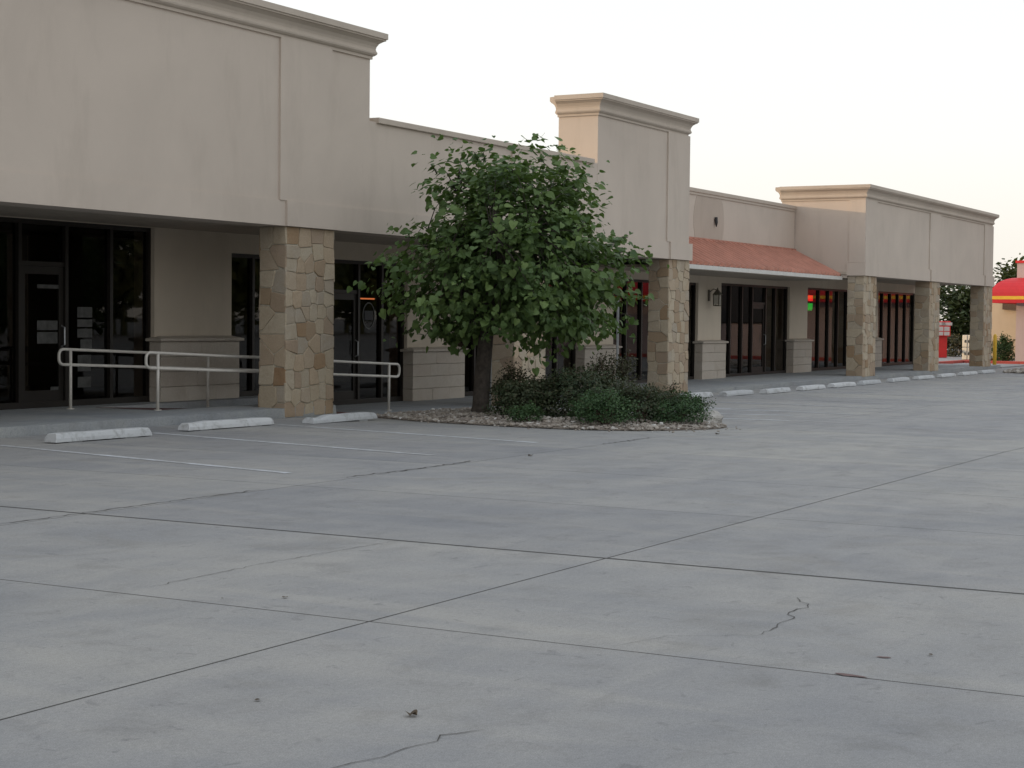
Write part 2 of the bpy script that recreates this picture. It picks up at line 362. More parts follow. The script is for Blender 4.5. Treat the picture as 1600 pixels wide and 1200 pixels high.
# ------------------------------------------------------------------ sidewalk, ramp, curb
def strip(name, mat, tab, y0, y1, bottom=-.45):
    """tab: (x, z) stations of the top"""
    m = MB(); n = len(tab)
    vv = [(x, y0, z) for x, z in tab] + [(x, y1, z) for x, z in tab] + [(x, y0, bottom) for x, z in tab] + [(x, y1, bottom) for x, z in tab]
    ff = []
    for i in range(n-1):
        ff += [(i, i+1, n+i+1, n+i), (2*n+i, 2*n+i+1, i+1, i), (n+i, n+i+1, 3*n+i+1, 3*n+i)]
    ff += [(0, n, 3*n, 2*n), (n-1, 3*n-1, 4*n-1, 2*n-1)]
    m.raw(vv, ff); return tag(m.build(name, mat), kind='structure')
lowtab = [(x, zlow(x)) for x in (25.72, 27, 30, 33, 37, 44, 50, 60, 69.5)]
strip('sidewalk', 'walk', [(-14, .13), (23.36, .13), (23.42, zlow(23.4)), (25.0, zlow(25))] + lowtab, 16.41, 17.55)
strip('ramp', 'rampred', [(20.3, .135), (25.7, zlow(25.7))], 17.552, 18.85)
strip('sidewalk_landing', 'walk', [(-14, .13), (20.298, .13)], 17.553, 18.853)
strip('sidewalk_landing', 'walk', lowtab, 17.553, 18.853)
strip('sidewalk_ledge', 'walk', [(-14, .131), (25.68, .131), (25.72, zlow(25.7))] + lowtab[1:], 18.856, 21.0)

# ------------------------------------------------------------------ building parts
def cornice(parent, path, z0, closed=False, name='cornice', scale=1.):
    """sweep a moulding profile along a plan path; outside is on the right of travel"""
    prof = [(0, 0), (.03, 0), (.03, .045), (.06, .06), (.085, .085), (.09, .11), (.075, .14), (.068, .17), (.078, .21), (.11, .265), (.165, .305), (.195, .315), (.195, .335), (.22, .345), (.22, .44), (.0, .455)]
    prof = [(a*scale, b*scale) for a, b in prof]
    P = [Vector(p) for p in path]; m = MB(); n = len(prof); vv, ff = [], []
    for i, p in enumerate(P):
        d0 = (P[i]-P[i-1]).normalized() if i > 0 else None; d1 = (P[i+1]-P[i]).normalized() if i < len(P)-1 else None
        if d0 is None: d0 = d1
        if d1 is None: d1 = d0
        n0, n1 = Vector((d0.y, -d0.x)), Vector((d1.y, -d1.x)); mt = (n0+n1)/(1+n0.dot(n1))
        for o, z in prof: vv.append((p.x+mt.x*(o+.002), p.y+mt.y*(o+.002), z0+z))
    for i in range(len(P)-1):
        for k in range(n-1): ff.append((i*n+k, (i+1)*n+k, (i+1)*n+k+1, i*n+k+1))
    ff += [tuple(range(n)), tuple((len(P)-1)*n+k for k in reversed(range(n)))]
    m.raw(vv, ff); return m.build(name, 'trim', parent)

def clip(poly, a, b, c):
    """keep a*x+b*y<=c"""
    outp = []
    for i in range(len(poly)):
        p, q = poly[i], poly[(i+1) % len(poly)]; dp, dq = a*p[0]+b*p[1]-c, a*q[0]+b*q[1]-c
        if dp <= 0: outp.append(p)
        if dp*dq < 0: t = dp/(dp-dq); outp.append((p[0]+(q[0]-p[0])*t, p[1]+(q[1]-p[1])*t))
    return outp
def rubble(wd, ht, rng, cell=.30):
    nx = max(1, round(wd/cell)); ny = round(ht/(cell*.92)); seeds = []
    for j in range(ny):
        off = rng.uniform(-.3, .3)
        k = nx + rng.choice((0, 0, 1, -1)) if nx > 2 else nx + rng.choice((0, 0, 0, -1) if nx > 1 else (0,))
        k = max(1, k)
        for i in range(k):
            if rng.random() < .06: continue
            seeds.append(((i+.5+off*.5+rng.uniform(-.3, .3))*wd/k, (j+.5+rng.uniform(-.28, .28))*ht/ny))
    cells = []
    for i, s in enumerate(seeds):
        poly = [(0, 0), (wd, 0), (wd, ht), (0, ht)]
        for j, q in enumerate(seeds):
            if i == j or abs(q[0]-s[0]) > 1.4 or abs(q[1]-s[1]) > 1.2: continue
            a, b = q[0]-s[0], q[1]-s[1]
            # squarer stones: bias the bisector towards an axis
            if abs(a) > 1.6*abs(b): b *= .45
            elif abs(b) > 1.6*abs(a): a *= .45
            c = (a*(q[0]+s[0]) + b*(q[1]+s[1]))/2
            poly = clip(poly, a, b, c)
            if len(poly) < 3: break
        if len(poly) >= 3:
            ar = abs(sum(poly[k][0]*poly[(k+1) % len(poly)][1]-poly[(k+1) % len(poly)][0]*poly[k][1] for k in range(len(poly))))/2
            if ar > .006: cells.append(poly)
    return cells
def stone_add(m, poly, org, u, v, nrm, rng, gap=.005):
    cx = sum(p[0] for p in poly)/len(poly); cy = sum(p[1] for p in poly)/len(poly)
    h = rng.uniform(.004, .022); tx, ty = rng.uniform(-.03, .03), rng.uniform(-.03, .03)
    # ease corners
    P = []
    for i in range(len(poly)):
        p, q = poly[i], poly[(i+1) % len(poly)]
        for t in (.07, .93):
            P.append((p[0]+(q[0]-p[0])*t + rng.uniform(-.006, .006), p[1]+(q[1]-p[1])*t + rng.uniform(-.006, .006)))
    def ring(shr, d):
        res = []
        for x, y in P:
            dx, dy = x-cx, y-cy; l = math.hypot(dx, dy)+1e-6; k = max(.2, (l-shr)/l)
            X, Y = cx+dx*k, cy+dy*k; z = d + (tx*(X-cx)+ty*(Y-cy) if d > 0 else 0)
            res.append(org + u*X + v*Y + nrm*z)
        return res
    a, b, c = ring(gap, -.01), ring(gap+.003, h), ring(gap+.012, h+.007); n = len(P)
    ff = []
    for i in range(n):
        j = (i+1) % n; ff += [(i, j, n+j, n+i), (n+i, n+j, 2*n+j, 2*n+i)]
    ff.append(tuple(range(2*n, 3*n)))
    m.raw(a+b+c, ff, rng.random())
def column(parent, x0, x1, zb0, zb1, ztop, seed, single=True, cell=.265):
    """stone clad pier: mortar core with stones on three sides"""
    rng = random.Random(seed); zb = min(zb0, zb1)
    core = boxo('column', 'mortar', parent, x0+.02, x1-.02, YF+.02, YB-.02, zb-.1, ztop+.005)
    ht = ztop - zb
    sides = [(Vector((x0, YF+.02, zb)), Vector((1, 0, 0)), x1-x0, Vector((0, -1, 0))),
             (Vector((x0+.02, YB, zb)), Vector((0, -1, 0)), YB-YF, Vector((-1, 0, 0))),
             (Vector((x1-.02, YF, zb)), Vector((0, 1, 0)), YB-YF, Vector((1, 0, 0))),
             (Vector((x1, YB-.02, zb)), Vector((-1, 0, 0)), x1-x0, Vector((0, 1, 0)))]
    allm = MB()
    for si, (o, u, wd, n) in enumerate(sides):
        for poly in rubble(wd, ht, rng, cell if si != 3 else .5):
            m = MB() if (single and si < 2) else allm
            stone_add(m, poly, o, u, Vector((0, 0, 1)), n, rng)
            if m is not allm: m.build('stone', 'stone', core, attr_=True)
    if allm.f: tag(allm.build('stone_veneer', 'stone', core, attr_=True), kind='stuff')
    return core
def pier(parent, x0, x1, zb, zcap, z1, seed, wains=True):
    """stucco wall piece between windows with a limestone wainscot"""
    rng = random.Random(seed)
    p = boxo('pier', 'stucco2', parent, x0, x1, YW, YW+.45, zb-.1, z1)
    if wains:
        ya = YW-.16; h = zcap-.10-zb; nr = 4; hh = h/nr
        for j in range(nr):
            k = 2 if j % 2 else 3; cuts = [x0-.03] + sorted(x0 + (x1-x0)*(i+rng.uniform(-.12, .12))/k for i in range(1, k)) + [x1+.03]
            for a, b in zip(cuts, cuts[1:]):
                m = MB(); m.box(a+.003, b-.003, ya-rng.uniform(0, .008), YW+.1, zb+j*hh+.003, zb+(j+1)*hh-.003, rng.random())
                m.build('stone_block', 'block', p, bevel=.006, attr_=True)
        c = MB(); vv = []
        for (o, z) in ((.015, zcap-.10), (.06, zcap-.085), (.06, zcap-.045), (-.12, zcap)):
            vv += [(x0-.03-o, YW+.12, z), (x0-.03-o, ya-o, z), (x1+.03+o, ya-o, z), (x1+.03+o, YW+.12, z)]
        ff = []
        for k in range(3):
            for q in range(3): ff.append((k*4+q, k*4+q+1, k*4+q+5, k*4+q+4))
        ff += [(12, 13, 14, 15), (3, 2, 1, 0)]; c.raw(vv, ff, .3); c.build('cap_stone', 'block', p, attr_=True)
    return p
def window(parent, x0, x1, z0, z1, muls, transom=None, doors=(), zt=3.1, sill=.10):
    """bronze storefront: frame, mullions, one pane per bay; doors: (xa, xb)"""
    yg = YW+.14; fr = MB()
    fr.box(x0, x1, yg-.06, yg+.06, z1-.07, z1); fr.box(x0, x0+.06, yg-.06, yg+.06, z0+sill, z1-.07); fr.box(x1-.06, x1, yg-.06, yg+.06, z0+sill, z1-.07); fr.box(x0, x1, yg-.062, yg+.062, z0, z0+sill)
    wf = fr.build('storefront_window', 'bronze', parent)
    if z1 < zt: boxo('wall_head', 'stucco2', parent, x0, x1, YW+.003, YW+.30, z1, zt)
    edges = [x0+.06] + list(muls) + [x1-.06]
    for mx in muls: boxo('mullion', 'bronze', wf, mx-.035, mx+.035, yg-.07, yg+.05, z0+sill, z1-.07)
    for a, b in zip(edges, edges[1:]):
        isd = [d for d in doors if abs((a+b)/2-d) < (b-a)/2]
        a2, b2 = a+.035 if a > x0+.07 else a, b-.035 if b < x1-.07 else b
        if isd:
            dh = z0+2.2
            d = MB(); d.box(a2+.004, a2+.10, yg-.03, yg+.03, z0+.02, dh); d.box(b2-.10, b2-.004, yg-.03, yg+.03, z0+.02, dh); d.box(a2+.10, b2-.10, yg-.03, yg+.03, dh-.12, dh); d.box(a2+.10, b2-.10, yg-.03, yg+.03, z0+.02, z0+.27)
            do = d.build('door', 'bronze', wf)
            # sub-part glass and handle hang on the window so nothing is a fourth level
            boxo('pane', 'glass', wf, a2+.10, b2-.10, yg-.006, yg+.006, z0+.27, dh-.12)
            h = MB(); h.tube([(b2-.05, yg-.035, z0+.95), (b2-.05, yg-.10, z0+.98), (b2-.05, yg-.10, z0+1.25), (b2-.05, yg-.035, z0+1.28)], .014, 6); h.build('door_handle', 'galv', wf)
            boxo('transom_bar', 'bronze', wf, a2, b2, yg-.05, yg+.05, dh+.005, dh+.075)
            boxo('pane', 'glass', wf, a2, b2, yg-.006, yg+.006, dh+.075, z1-.07)
        else:
            boxo('pane', 'glass', wf, a2, b2, yg-.006, yg+.006, z0+sill, z1-.07)
    return wf
def room(parent, x0, x1, zf):
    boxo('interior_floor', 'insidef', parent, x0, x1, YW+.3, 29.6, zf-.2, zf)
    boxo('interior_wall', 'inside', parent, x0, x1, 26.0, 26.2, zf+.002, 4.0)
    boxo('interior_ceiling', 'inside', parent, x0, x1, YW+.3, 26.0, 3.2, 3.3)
def pilaster(parent, x0, x1, ztop, corner=False):
    boxo('pilaster', 'stucco', parent, x0 if corner else x0-.20, x1-.14, YF-.035, YF+.01, 3.42, ztop)
    boxo('capital', 'stucco', parent, x0-(.07 if corner else .045), x1+.03, YF-.06, YB+.01, 3.02, 3.42)

# ---- left block
LB = empty('shop_building', (10, 24, .13), 'tall beige stucco shop building at left with stone columns and heavy cornice', 'building')
XT = 24.30; XTW0, XTW1 = 33.0, 37.74
cols1 = [(6.9, 8.2), (14.45, 15.75), (21.97, 23.30), (29.42, 30.75), (36.82, 38.02)]
boxo('wall', 'stucco', LB, -14, XT, YF, YB, 3.42, 6.0)
boxo('wall', 'stucco', LB, XT, XTW0, YF+.004, YB, 3.42, 4.92)
boxo('wall', 'stucco', LB, XTW0, XTW1, YF, YB, 3.42, 6.0)
bx = [-14] + [c for p in cols1 for c in (p[0]-.045, p[1]+.03)]
for a, b in zip(bx[0::2], bx[1::2]): boxo('beam', 'stucco', LB, a, b, YF-.02, YB+.004, 3.02, 3.42)
for a, b in cols1: pilaster(LB, a, b, 5.97 if (b < XT or a > XTW0) else 4.9)
YT = 17.35                                  # back of the shallow corner tower
boxo('parapet_return', 'stucco', LB, XT-.4, XT-.002, YB, 19.4, 4.0, 6.0); boxo('parapet_back', 'stucco', LB, -14, XT-.4, 19.1, 19.4, 4.2, 6.0)
boxo('parapet_back', 'stucco', LB, XTW0+.002, XTW1-.002, YB, YT, 3.2, 6.0); boxo('end_wall', 'stucco', LB, XTW1-.4, XTW1-.004, YT, 19.4, 3.1, 4.6)
cornice(LB, [(-14, YF), (XT, YF), (XT, 19.4), (-14, 19.4)], 5.955)
cornice(LB, [(XTW0, YT), (XTW0, YF), (XTW1, YF), (XTW1, YT), (XTW0, YT)], 5.955)
boxo('coping', 'trim', LB, XT+.22, XTW0-.22, YF-.05, YB+.06, 4.90, 5.0, bevel=.012)
boxo('roof', 'inside', LB, -14, 37.70, YB+.002, 29.9, 4.0, 4.15); boxo('back_wall', 'stucco', LB, -14, 37.72, 29.9, 30.2, -.3, 4.9)
boxo('side_wall', 'stucco', LB, -14.2, -14, YF, 30.2, -.3, 6.0)
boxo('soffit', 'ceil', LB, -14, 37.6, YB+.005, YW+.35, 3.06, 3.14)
for i, (a, b) in enumerate(cols1):
    if b < 10: continue
    column(LB, a, b, .0 if i == 2 else .0, -.02 if i == 2 else zlow(a)-.03 if i > 2 else .1, 3.02, 40+i, single=i >= 2)
window(LB, 7.0, 22.20, .13, 3.05, [8.6, 10.2, 11.8, 13.4, 15.0, 16.4, 17.75, 19.22, 20.22, 21.24], doors=(19.7,), zt=3.06)
pier(LB, 22.20, 24.25, .13, 1.24, 3.08, 1)
window(LB, 24.25, 26.05, .13, 2.71, [24.98])
boxo('pier', 'stucco2', LB, 26.05, 26.75, YW, YW+.45, -.3, 3.08)
window(LB, 26.75, 30.05, -.15, 2.71, [27.25, 28.38, 29.22], doors=(27.8,))
pier(LB, 30.05, 32.10, -.15, .97, 3.08, 2)
window(LB, 32.10, 37.90, -.14, 2.66, [32.95, 33.9, 34.9, 35.9, 36.9], doors=(34.4,))
room(LB, -13.9, 26.0, .12); room(LB, 26.3, 37.6, -.16); boxo('party_wall', 'inside', LB, 26.02, 26.28, YW+.45, 26, -.2, 3.19)

# ---- middle block
MBk = empty('shop_building', (44.6, 24, -.1), 'low middle shop building under the red metal canopy', 'building')
YP = 18.65
boxo('parapet_wall', 'stucco', MBk, 37.76, 51.50, YP, YP+.4, 3.10, 5.10)
boxo('coping', 'trim', MBk, 37.76, 51.50, YP-.05, YP+.45, 5.10, 5.21, bevel=.015); boxo('coping_bead', 'trim', MBk, 37.76, 51.50, YP-.025, YP-.001, 5.03, 5.098)
g_ = MB(); n = 40; cx, cz, rr = 44.55, 4.38, 1.10
ring = [(cx+rr*math.cos(2*PI*k/n), cz+rr*math.sin(2*PI*k/n)) for k in range(n)]
ring = [(max(37.8, x), min(5.0, z)) for x, z in ring]
g_.raw([(x, YP-.006, z) for x, z in ring] + [(x, YP+.01, z) for x, z in ring], [tuple(range(n))] + [(k, (k+1) % n, n+(k+1) % n, n+k) for k in range(n)])
tag(g_.build('wall_patch', 'ghost', MBk), 'faint round patch left by a removed sign')
fx = MB(); fx.tube([(44.95, YP-.002, 4.42), (44.95, YP-.07, 4.42)], .035, 10); fx.tube([(44.95, YP-.05, 4.49), (44.95, YP-.06, 4.33), (44.95, YP-.06, 4.22)], [.045, .045, .012], 8); fx.build('sign_fitting', 'black', MBk)
boxo('roof', 'inside', MBk, 37.76, 51.5, YP+.4, 29.9, 4.0, 4.15); boxo('back_wall', 'stucco', MBk, 37.74, 51.5, 29.9, 30.2, -.3, 4.9)
# canopy
cy0, cz0, cy1, cz1 = 17.08, 3.01, YP, 3.79; CX0, CX1 = 37.76, 51.42
cn = MB(); sl_ = Vector((0, cy1-cy0, cz1-cz0)).normalized(); up_ = Vector((0, -sl_.z, sl_.y))
def cp(x, t, h): p = Vector((x, cy0, cz0)) + Vector((0, cy1-cy0, cz1-cz0))*t + up_*h; return (x, p.y, p.z)
cn.raw([cp(CX0, 0, 0), cp(CX1, 0, 0), cp(CX1, 1, 0), cp(CX0, 1, 0), cp(CX0, 0, -.03), cp(CX1, 0, -.03), cp(CX1, 1, -.03), cp(CX0, 1, -.03)],
       [(0, 1, 2, 3), (7, 6, 5, 4), (0, 4, 5, 1), (1, 5, 6, 2), (3, 7, 4, 0)])
can = cn.build('canopy_roof', 'redroof', MBk)
k = 0; x = CX0+.12
rib = None
while x < CX1:
    if rib is None:
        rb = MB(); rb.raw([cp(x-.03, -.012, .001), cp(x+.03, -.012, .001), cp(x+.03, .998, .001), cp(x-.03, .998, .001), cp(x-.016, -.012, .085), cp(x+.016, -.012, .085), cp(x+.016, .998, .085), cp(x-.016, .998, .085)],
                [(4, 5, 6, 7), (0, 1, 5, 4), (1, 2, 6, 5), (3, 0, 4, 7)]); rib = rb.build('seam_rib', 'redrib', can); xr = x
    else:
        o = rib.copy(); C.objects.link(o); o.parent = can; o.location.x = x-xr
    x += .36
boxo('ridge_flashing', 'redroof', can, CX0, CX1, YP-.09, YP-.002, 3.775, 3.86)
fsx = boxo('fascia_board', 'white', MBk, CX0, CX1, 17.045, 17.075, 2.885, 2.992)
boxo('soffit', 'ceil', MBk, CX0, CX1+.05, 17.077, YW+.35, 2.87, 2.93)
pier(MBk, 37.95, 39.86, -.13, .95, 2.87, 3)
window(MBk, 39.86, 45.40, -.12, 2.66, [40.8, 41.75, 42.7, 43.65, 44.6], doors=(43.2,), zt=2.87)
pier(MBk, 45.40, 47.12, -.12, 1.02, 2.87, 4)
window(MBk, 47.12, 52.95, -.11, 2.70, [48.05, 49.0, 49.85, 51.0, 51.85], doors=(50.4,), zt=3.08)
pier(MBk, 52.95, 54.66, -.09, 1.02, 3.08, 5)
room(MBk, 37.95, 52.9, -.13); boxo('party_wall', 'inside', MBk, 37.62, 37.93, YW+.45, 29.9, -.2, 3.99)

# ---- right block
RB = empty('shop_building', (60, 24, -.1), 'far corner shop building with three stone columns and beige cornice', 'building')
X0, X1 = 51.54, 67.55
cols3 = [(51.56, 52.86), (58.97, 60.27), (66.56, 67.87)]
boxo('wall', 'stucco', RB, X0, X1, YF, YB, 3.42, 5.40)
for (a, b) in ((52.89, 58.92), (60.30, 66.51)): boxo('beam', 'stucco', RB, a, b, YF-.02, YB+.004, 3.02, 3.42)
for i, (a, b) in enumerate(cols3): pilaster(RB, a, b, 5.36, corner=i == 0); column(RB, a, b, 0, zlow(a)-.03, 3.02, 60+i, single=False)
boxo('corner_pilaster', 'stucco', RB, X0-.03, X0+.01, YF-.033, YB-.05, 3.425, 5.36)
boxo('side_wall', 'stucco', RB, X0, X0+.4, YB, 19.10, 2.95, 5.40); boxo('parapet_return', 'stucco', RB, X1-.4, X1, YB, 19.1, 3.1, 5.40)
boxo('parapet_back', 'stucco', RB, X0+.4, X1-.4, 18.8, 19.1, 4.0, 5.40)
cornice(RB, [(X0, 19.1), (X0, YF), (X1, YF), (X1, 19.1), (X0, 19.1)], 5.36, scale=1.03)
boxo('roof', 'inside', RB, X0+.4, X1+.3, YB+.002, 27.0, 4.0, 4.15); boxo('back_wall', 'stucco', RB, X0, X1+.3, 27.0, 27.3, -.3, 4.4)
boxo('end_wall', 'stucco2', RB, 67.45, 67.85, YW+.003, 27.0, -.3, 4.0)
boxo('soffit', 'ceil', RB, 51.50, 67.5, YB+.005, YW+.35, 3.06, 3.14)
window(RB, 54.66, 60.60, -.09, 2.72, [56.05, 57.05, 58.05, 59.05], zt=3.08)
pier(RB, 60.60, 62.45, -.08, 1.02, 3.08, 6)
window(RB, 62.45, 67.43, -.07, 2.74, [63.3, 64.3, 65.3, 66.3], zt=3.08)
room(RB, 53.0, 67.4, -.10)
boxo('party_wall', 'inside', RB, 52.6, 52.96, YW+.46, 27, -.2, 3.19)

# ------------------------------------------------------------------ wall lantern
L0 = (46.15, YW, 2.30)
ln = empty('wall_lantern', L0, 'small black lantern on the pier left of the glass doors under the canopy', 'lantern')
boxo('back_plate', 'verd', ln, 46.09, 46.21, YW-.03, YW-.001, 2.15, 2.48, .008)
a = MB(); a.tube([(46.15, YW-.02, 2.40), (46.15, YW-.16, 2.50), (46.15, YW-.28, 2.46)], .014, 6); a.build('arm', 'verd', ln)
for hw, z0, z1, nm, mt in ((.075, 2.05, 2.32, 'lamp_glass', 'lamp'),): boxo(nm, mt, ln, 46.15-hw, 46.15+hw, YW-.28-hw, YW-.28+hw, z0, z1)
a = MB()
for sx in (-1, 1):
    for sy in (-1, 1): a.box(46.15+sx*.085-.012, 46.15+sx*.085+.012, YW-.28+sy*.085-.012, YW-.28+sy*.085+.012, 2.03, 2.33)
a.box(46.06, 46.24, YW-.37, YW-.19, 2.005, 2.035); a.build('cage', 'verd', ln)
a = MB(); a.raw([(46.15+sx*.115, YW-.28+sy*.115, 2.33) for sx, sy in ((-1, -1), (1, -1), (1, 1), (-1, 1))] + [(46.15+sx*.03, YW-.28+sy*.03, 2.47) for sx, sy in ((-1, -1), (1, -1), (1, 1), (-1, 1))],
      [(3, 2, 1, 0), (4, 5, 6, 7), (0, 1, 5, 4), (1, 2, 6, 5), (2, 3, 7, 6), (3, 0, 4, 7)]); a.tube([(46.15, YW-.28, 2.47), (46.15, YW-.28, 2.54)], [.03, .008], 6); a.build('lamp_cap', 'verd', ln)

# ------------------------------------------------------------------ lit sign, window notices, tube lights behind the glass
YG = YW+.17
S = empty('led_sign', (55.5, YG+.02, 2.1), 'lit red and green sign in the window beside the far stone column', 'sign')
boxo('sign_case', 'black', S, 55.21, 55.72, YG+.03, YG+.09, 1.92, 2.52)
for i in range(4):
    x = 55.24+.115*i
    m = MB(); m.box(x, x+.10, YG+.012, YG+.028, 2.28, 2.47)
    m.build('red_letter', 'ledr', S)
for i in range(4):
    x = 55.24+.115*i
    m = MB(); m.box(x, x+.03, YG+.012, YG+.028, 1.96, 2.20); m.box(x+.05, x+.09, YG+.012, YG+.028, 1.96 + .05*(i % 2), 2.20); m.build('green_letter', 'ledg', S)
notes = [(20.55, 1.54, .34, .17, 'white notice taped to the left glass, topmost of its column'), (20.55, 1.39, .34, .12, 'white notice taped to the left glass, second from top'),
         (20.55, 1.22, .34, .14, 'white notice taped to the left glass, third from top'), (20.62, .99, .26, .20, 'white notice taped to the left glass, fourth from top'),
         (20.56, .68, .30, .26, 'tall white notice taped low on the left glass'), (20.56, .42, .30, .17, 'white notice at the foot of the left glass'),
         (19.67, 1.34, .44, .15, 'pale poster on the left glass door at hand height'), (19.67, 1.13, .44, .18, 'wide pale poster just below the one at hand height on the left door'), (19.67, 1.99, .50, .06, 'thin pale strip high on the left glass door'), (19.96, .33, .24, .12, 'small pale card low on the left glass door')]
for (x, z, wd, h, lb) in notes:
    m = MB(); m.box(x-.05, x-.05+wd, YW+.118, YW+.122, z, z+h); o = m.build('paper_notice', 'dimpaper', None, (x, YW+.12, z)); tag(o, lb, 'notice', 'notices on the left shop glass')
ov = empty('oval_sign', (28.85, YW+.11, 1.4), 'oval dark decal sign on the glass beside the shop door right of the stone column', 'sign')
m = MB(); n = 32; pr = [(28.80+.22*math.cos(2*PI*k/n), 1.62+.27*math.sin(2*PI*k/n)) for k in range(n)]; pi_ = [(28.80+.195*math.cos(2*PI*k/n), 1.62+.245*math.sin(2*PI*k/n)) for k in range(n)]
m.raw([(x, YW+.122, z) for x, z in pr] + [(x, YW+.122, z) for x, z in pi_] + [(x, YW+.130, z) for x, z in pr], [(k, (k+1) % n, n+(k+1) % n, n+k) for k in range(n)] + [(k, 2*n+k, 2*n+(k+1) % n, (k+1) % n) for k in range(n)]); m.build('oval_rim', 'dark2', ov)
boxo('print_panel', 'dark', ov, 28.65, 28.95, YW+.124, YW+.131, 1.53, 1.72)
for (xa, xb, lb) in ((28.86, 29.36, 'orange lit tube lamp inside above the oval sign'), (27.98, 28.2, 'short orange lit tube lamp behind the door glass beside the column')):
    m = MB(); m.tube([(xa, YG+.2, 1.965), (xb, YG+.2, 1.965)], .014, 8); o = m.build('tube_lamp', 'neon', None, (xa, YG+.35, 2.0)); tag(o, lb, 'lamp')

# ------------------------------------------------------------------ handrails
def bar(pts, r=.024): return MB().tube(pts, r, 10)
def loop_end(xa, z0, z1, y, sgn, r=.09, n=6):
    """rounded return joining top and lower rail at xa"""
    P = [(xa + sgn*r*math.sin(PI/2*k/n), y, z1-r+r*math.cos(PI/2*k/n)) for k in range(n+1)]
    P += [(xa + sgn*r*math.cos(PI/2*k/n), y, z0+r-r*math.sin(PI/2*k/n)) for k in range(n+1)]
    return P
def handrail(y, xa, za, xb, zb, posts, label, both=True):
    o = empty('handrail', (xa, y, zlow(xa)), label, 'handrail', 'cream pipe handrails of the ramp')
    gap = .235
    P = [(xb, y, zb-gap)] + list(reversed(loop_end(xa, za-gap, za, y, -1))) + [(xb, y, zb)] if not both else None
    if both:
        L = loop_end(xa, za-gap, za, y, -1); Rr = loop_end(xb, zb-gap, zb, y, 1)
        P = list(reversed(L)) + Rr + [list(reversed(L))[0]]
    bar(P).build('rail', 'rail', o, smooth=True)
    for px, pz in posts:
        zt = za + (zb-za)*(px-xa)/(xb-xa)
        bar([(px, y, pz-.03), (px, y, zt-.01)], .025).build('post', 'rail', o, smooth=True)
        MB().tube([(px, y, pz-.01), (px, y, pz+.012)], .06, 12).build('foot_plate', 'rail', o)
def zr(x): return .135 + (zlow(25.7)-.135)*(x-20.3)/5.4
handrail(17.56, 20.10, 1.02, 26.98, .715, [(20.28, .13), (23.5, zr(23.5)), (26.72, zlow(26.7))], 'long cream handrail in front of the ramp running behind the near stone column')
handrail(18.80, 19.54, 1.055, 25.0, .836, [(19.70, .13), (22.99, zr(23.0))], 'rear cream handrail of the ramp by the dark shop window')

# ------------------------------------------------------------------ wheel stops
def stop_mesh(ln, rng, chip=0.):
    m = MB(); n = 9; w0, w1, h = .105, .070, .122; vv, ff = [], []
    for i in range(n):
        t = i/(n-1); x = (t-.5)*ln; e = 0 if 0 < i < n-1 else 1
        j = lambda a: rng.uniform(-a, a)
        hh = h*(.96 if e else 1) + j(.004) - (chip*rng.random() if i in (0, 1, n-2, n-1) else 0); xx = x
        inn = .035 if e else 0; s = -1 if i == 0 else 1
        vv += [(xx, -w0+j(.003), .012), (xx-s*inn*.3, -w0+.006+j(.003), .06), (xx-s*inn, -w1-.008+j(.003), hh-.012), (xx-s*inn*1.2, -w1+.01, hh), (xx-s*inn*1.2, w1-.01, hh), (xx-s*inn, w1+.008, hh-.012), (xx-s*inn*.3, w0-.006, .06), (xx, w0, .012)]
    for i in range(n-1):
        for k in range(8): ff.append((i*8+k, (i+1)*8+k, (i+1)*8+(k+1) % 8, i*8+(k+1) % 8))
    ff += [tuple(range(8)), tuple((n-1)*8+k for k in reversed(range(8)))]
    m.raw(vv, ff); m.box(-ln*.36, -ln*.22, -.08, .08, -.02, .013); m.box(ln*.22, ln*.36, -.08, .08, -.02, .013); return m
near = [(16.45, 15.20, 1.72, 'white concrete wheel stop nearest the camera at far left', 0), (19.22, 15.36, 1.86, 'white concrete wheel stop in front of the handrail post, second from left', .012), (21.62, 15.08, 1.75, 'chipped white wheel stop just below the near stone column', .05)]
ords = ['half hidden behind the shrubs', 'just right of the shrubs below the second stone column', 'below the lantern pier', 'below the left end of the glass doors', 'below the right end of the glass doors', 'below the lit sign window', 'below the first far column', 'just past the first far column', 'below the window between the far columns', 'below the second far column', 'just past the second far column, one before the last', 'at the far right end of the row, the last and smallest']
far_ = [(33.0, ), (35.35, ), (37.95, ), (40.55, ), (43.2, ), (45.75, ), (48.2, ), (51.1, ), (53.85, ), (56.5, ), (59.3, ), (61.9, )]
for (x, y, ln_, lb, ch) in near:
    o = stop_mesh(ln_, R, ch).build('wheel_stop', 'stop', None, (0, 0, 0), bevel=.006); o.location = (x, y, zg(x, y)); o.rotation_euler.z = R.uniform(-.02, .02) + (.03 if ch > .03 else -.02)
    tag(o, lb, 'wheel stop', 'white concrete wheel stops along the curb')
for (x,), lb in zip(far_, ords):
    o = stop_mesh(1.78, R, .008).build('wheel_stop', 'stop', None, (0, 0, 0), bevel=.006); o.location = (x, 15.12, zg(x, 15.1)); o.rotation_euler.z = R.uniform(-.03, .03)
    tag(o, 'white concrete wheel stop ' + lb, 'wheel stop', 'white concrete wheel stops along the curb')

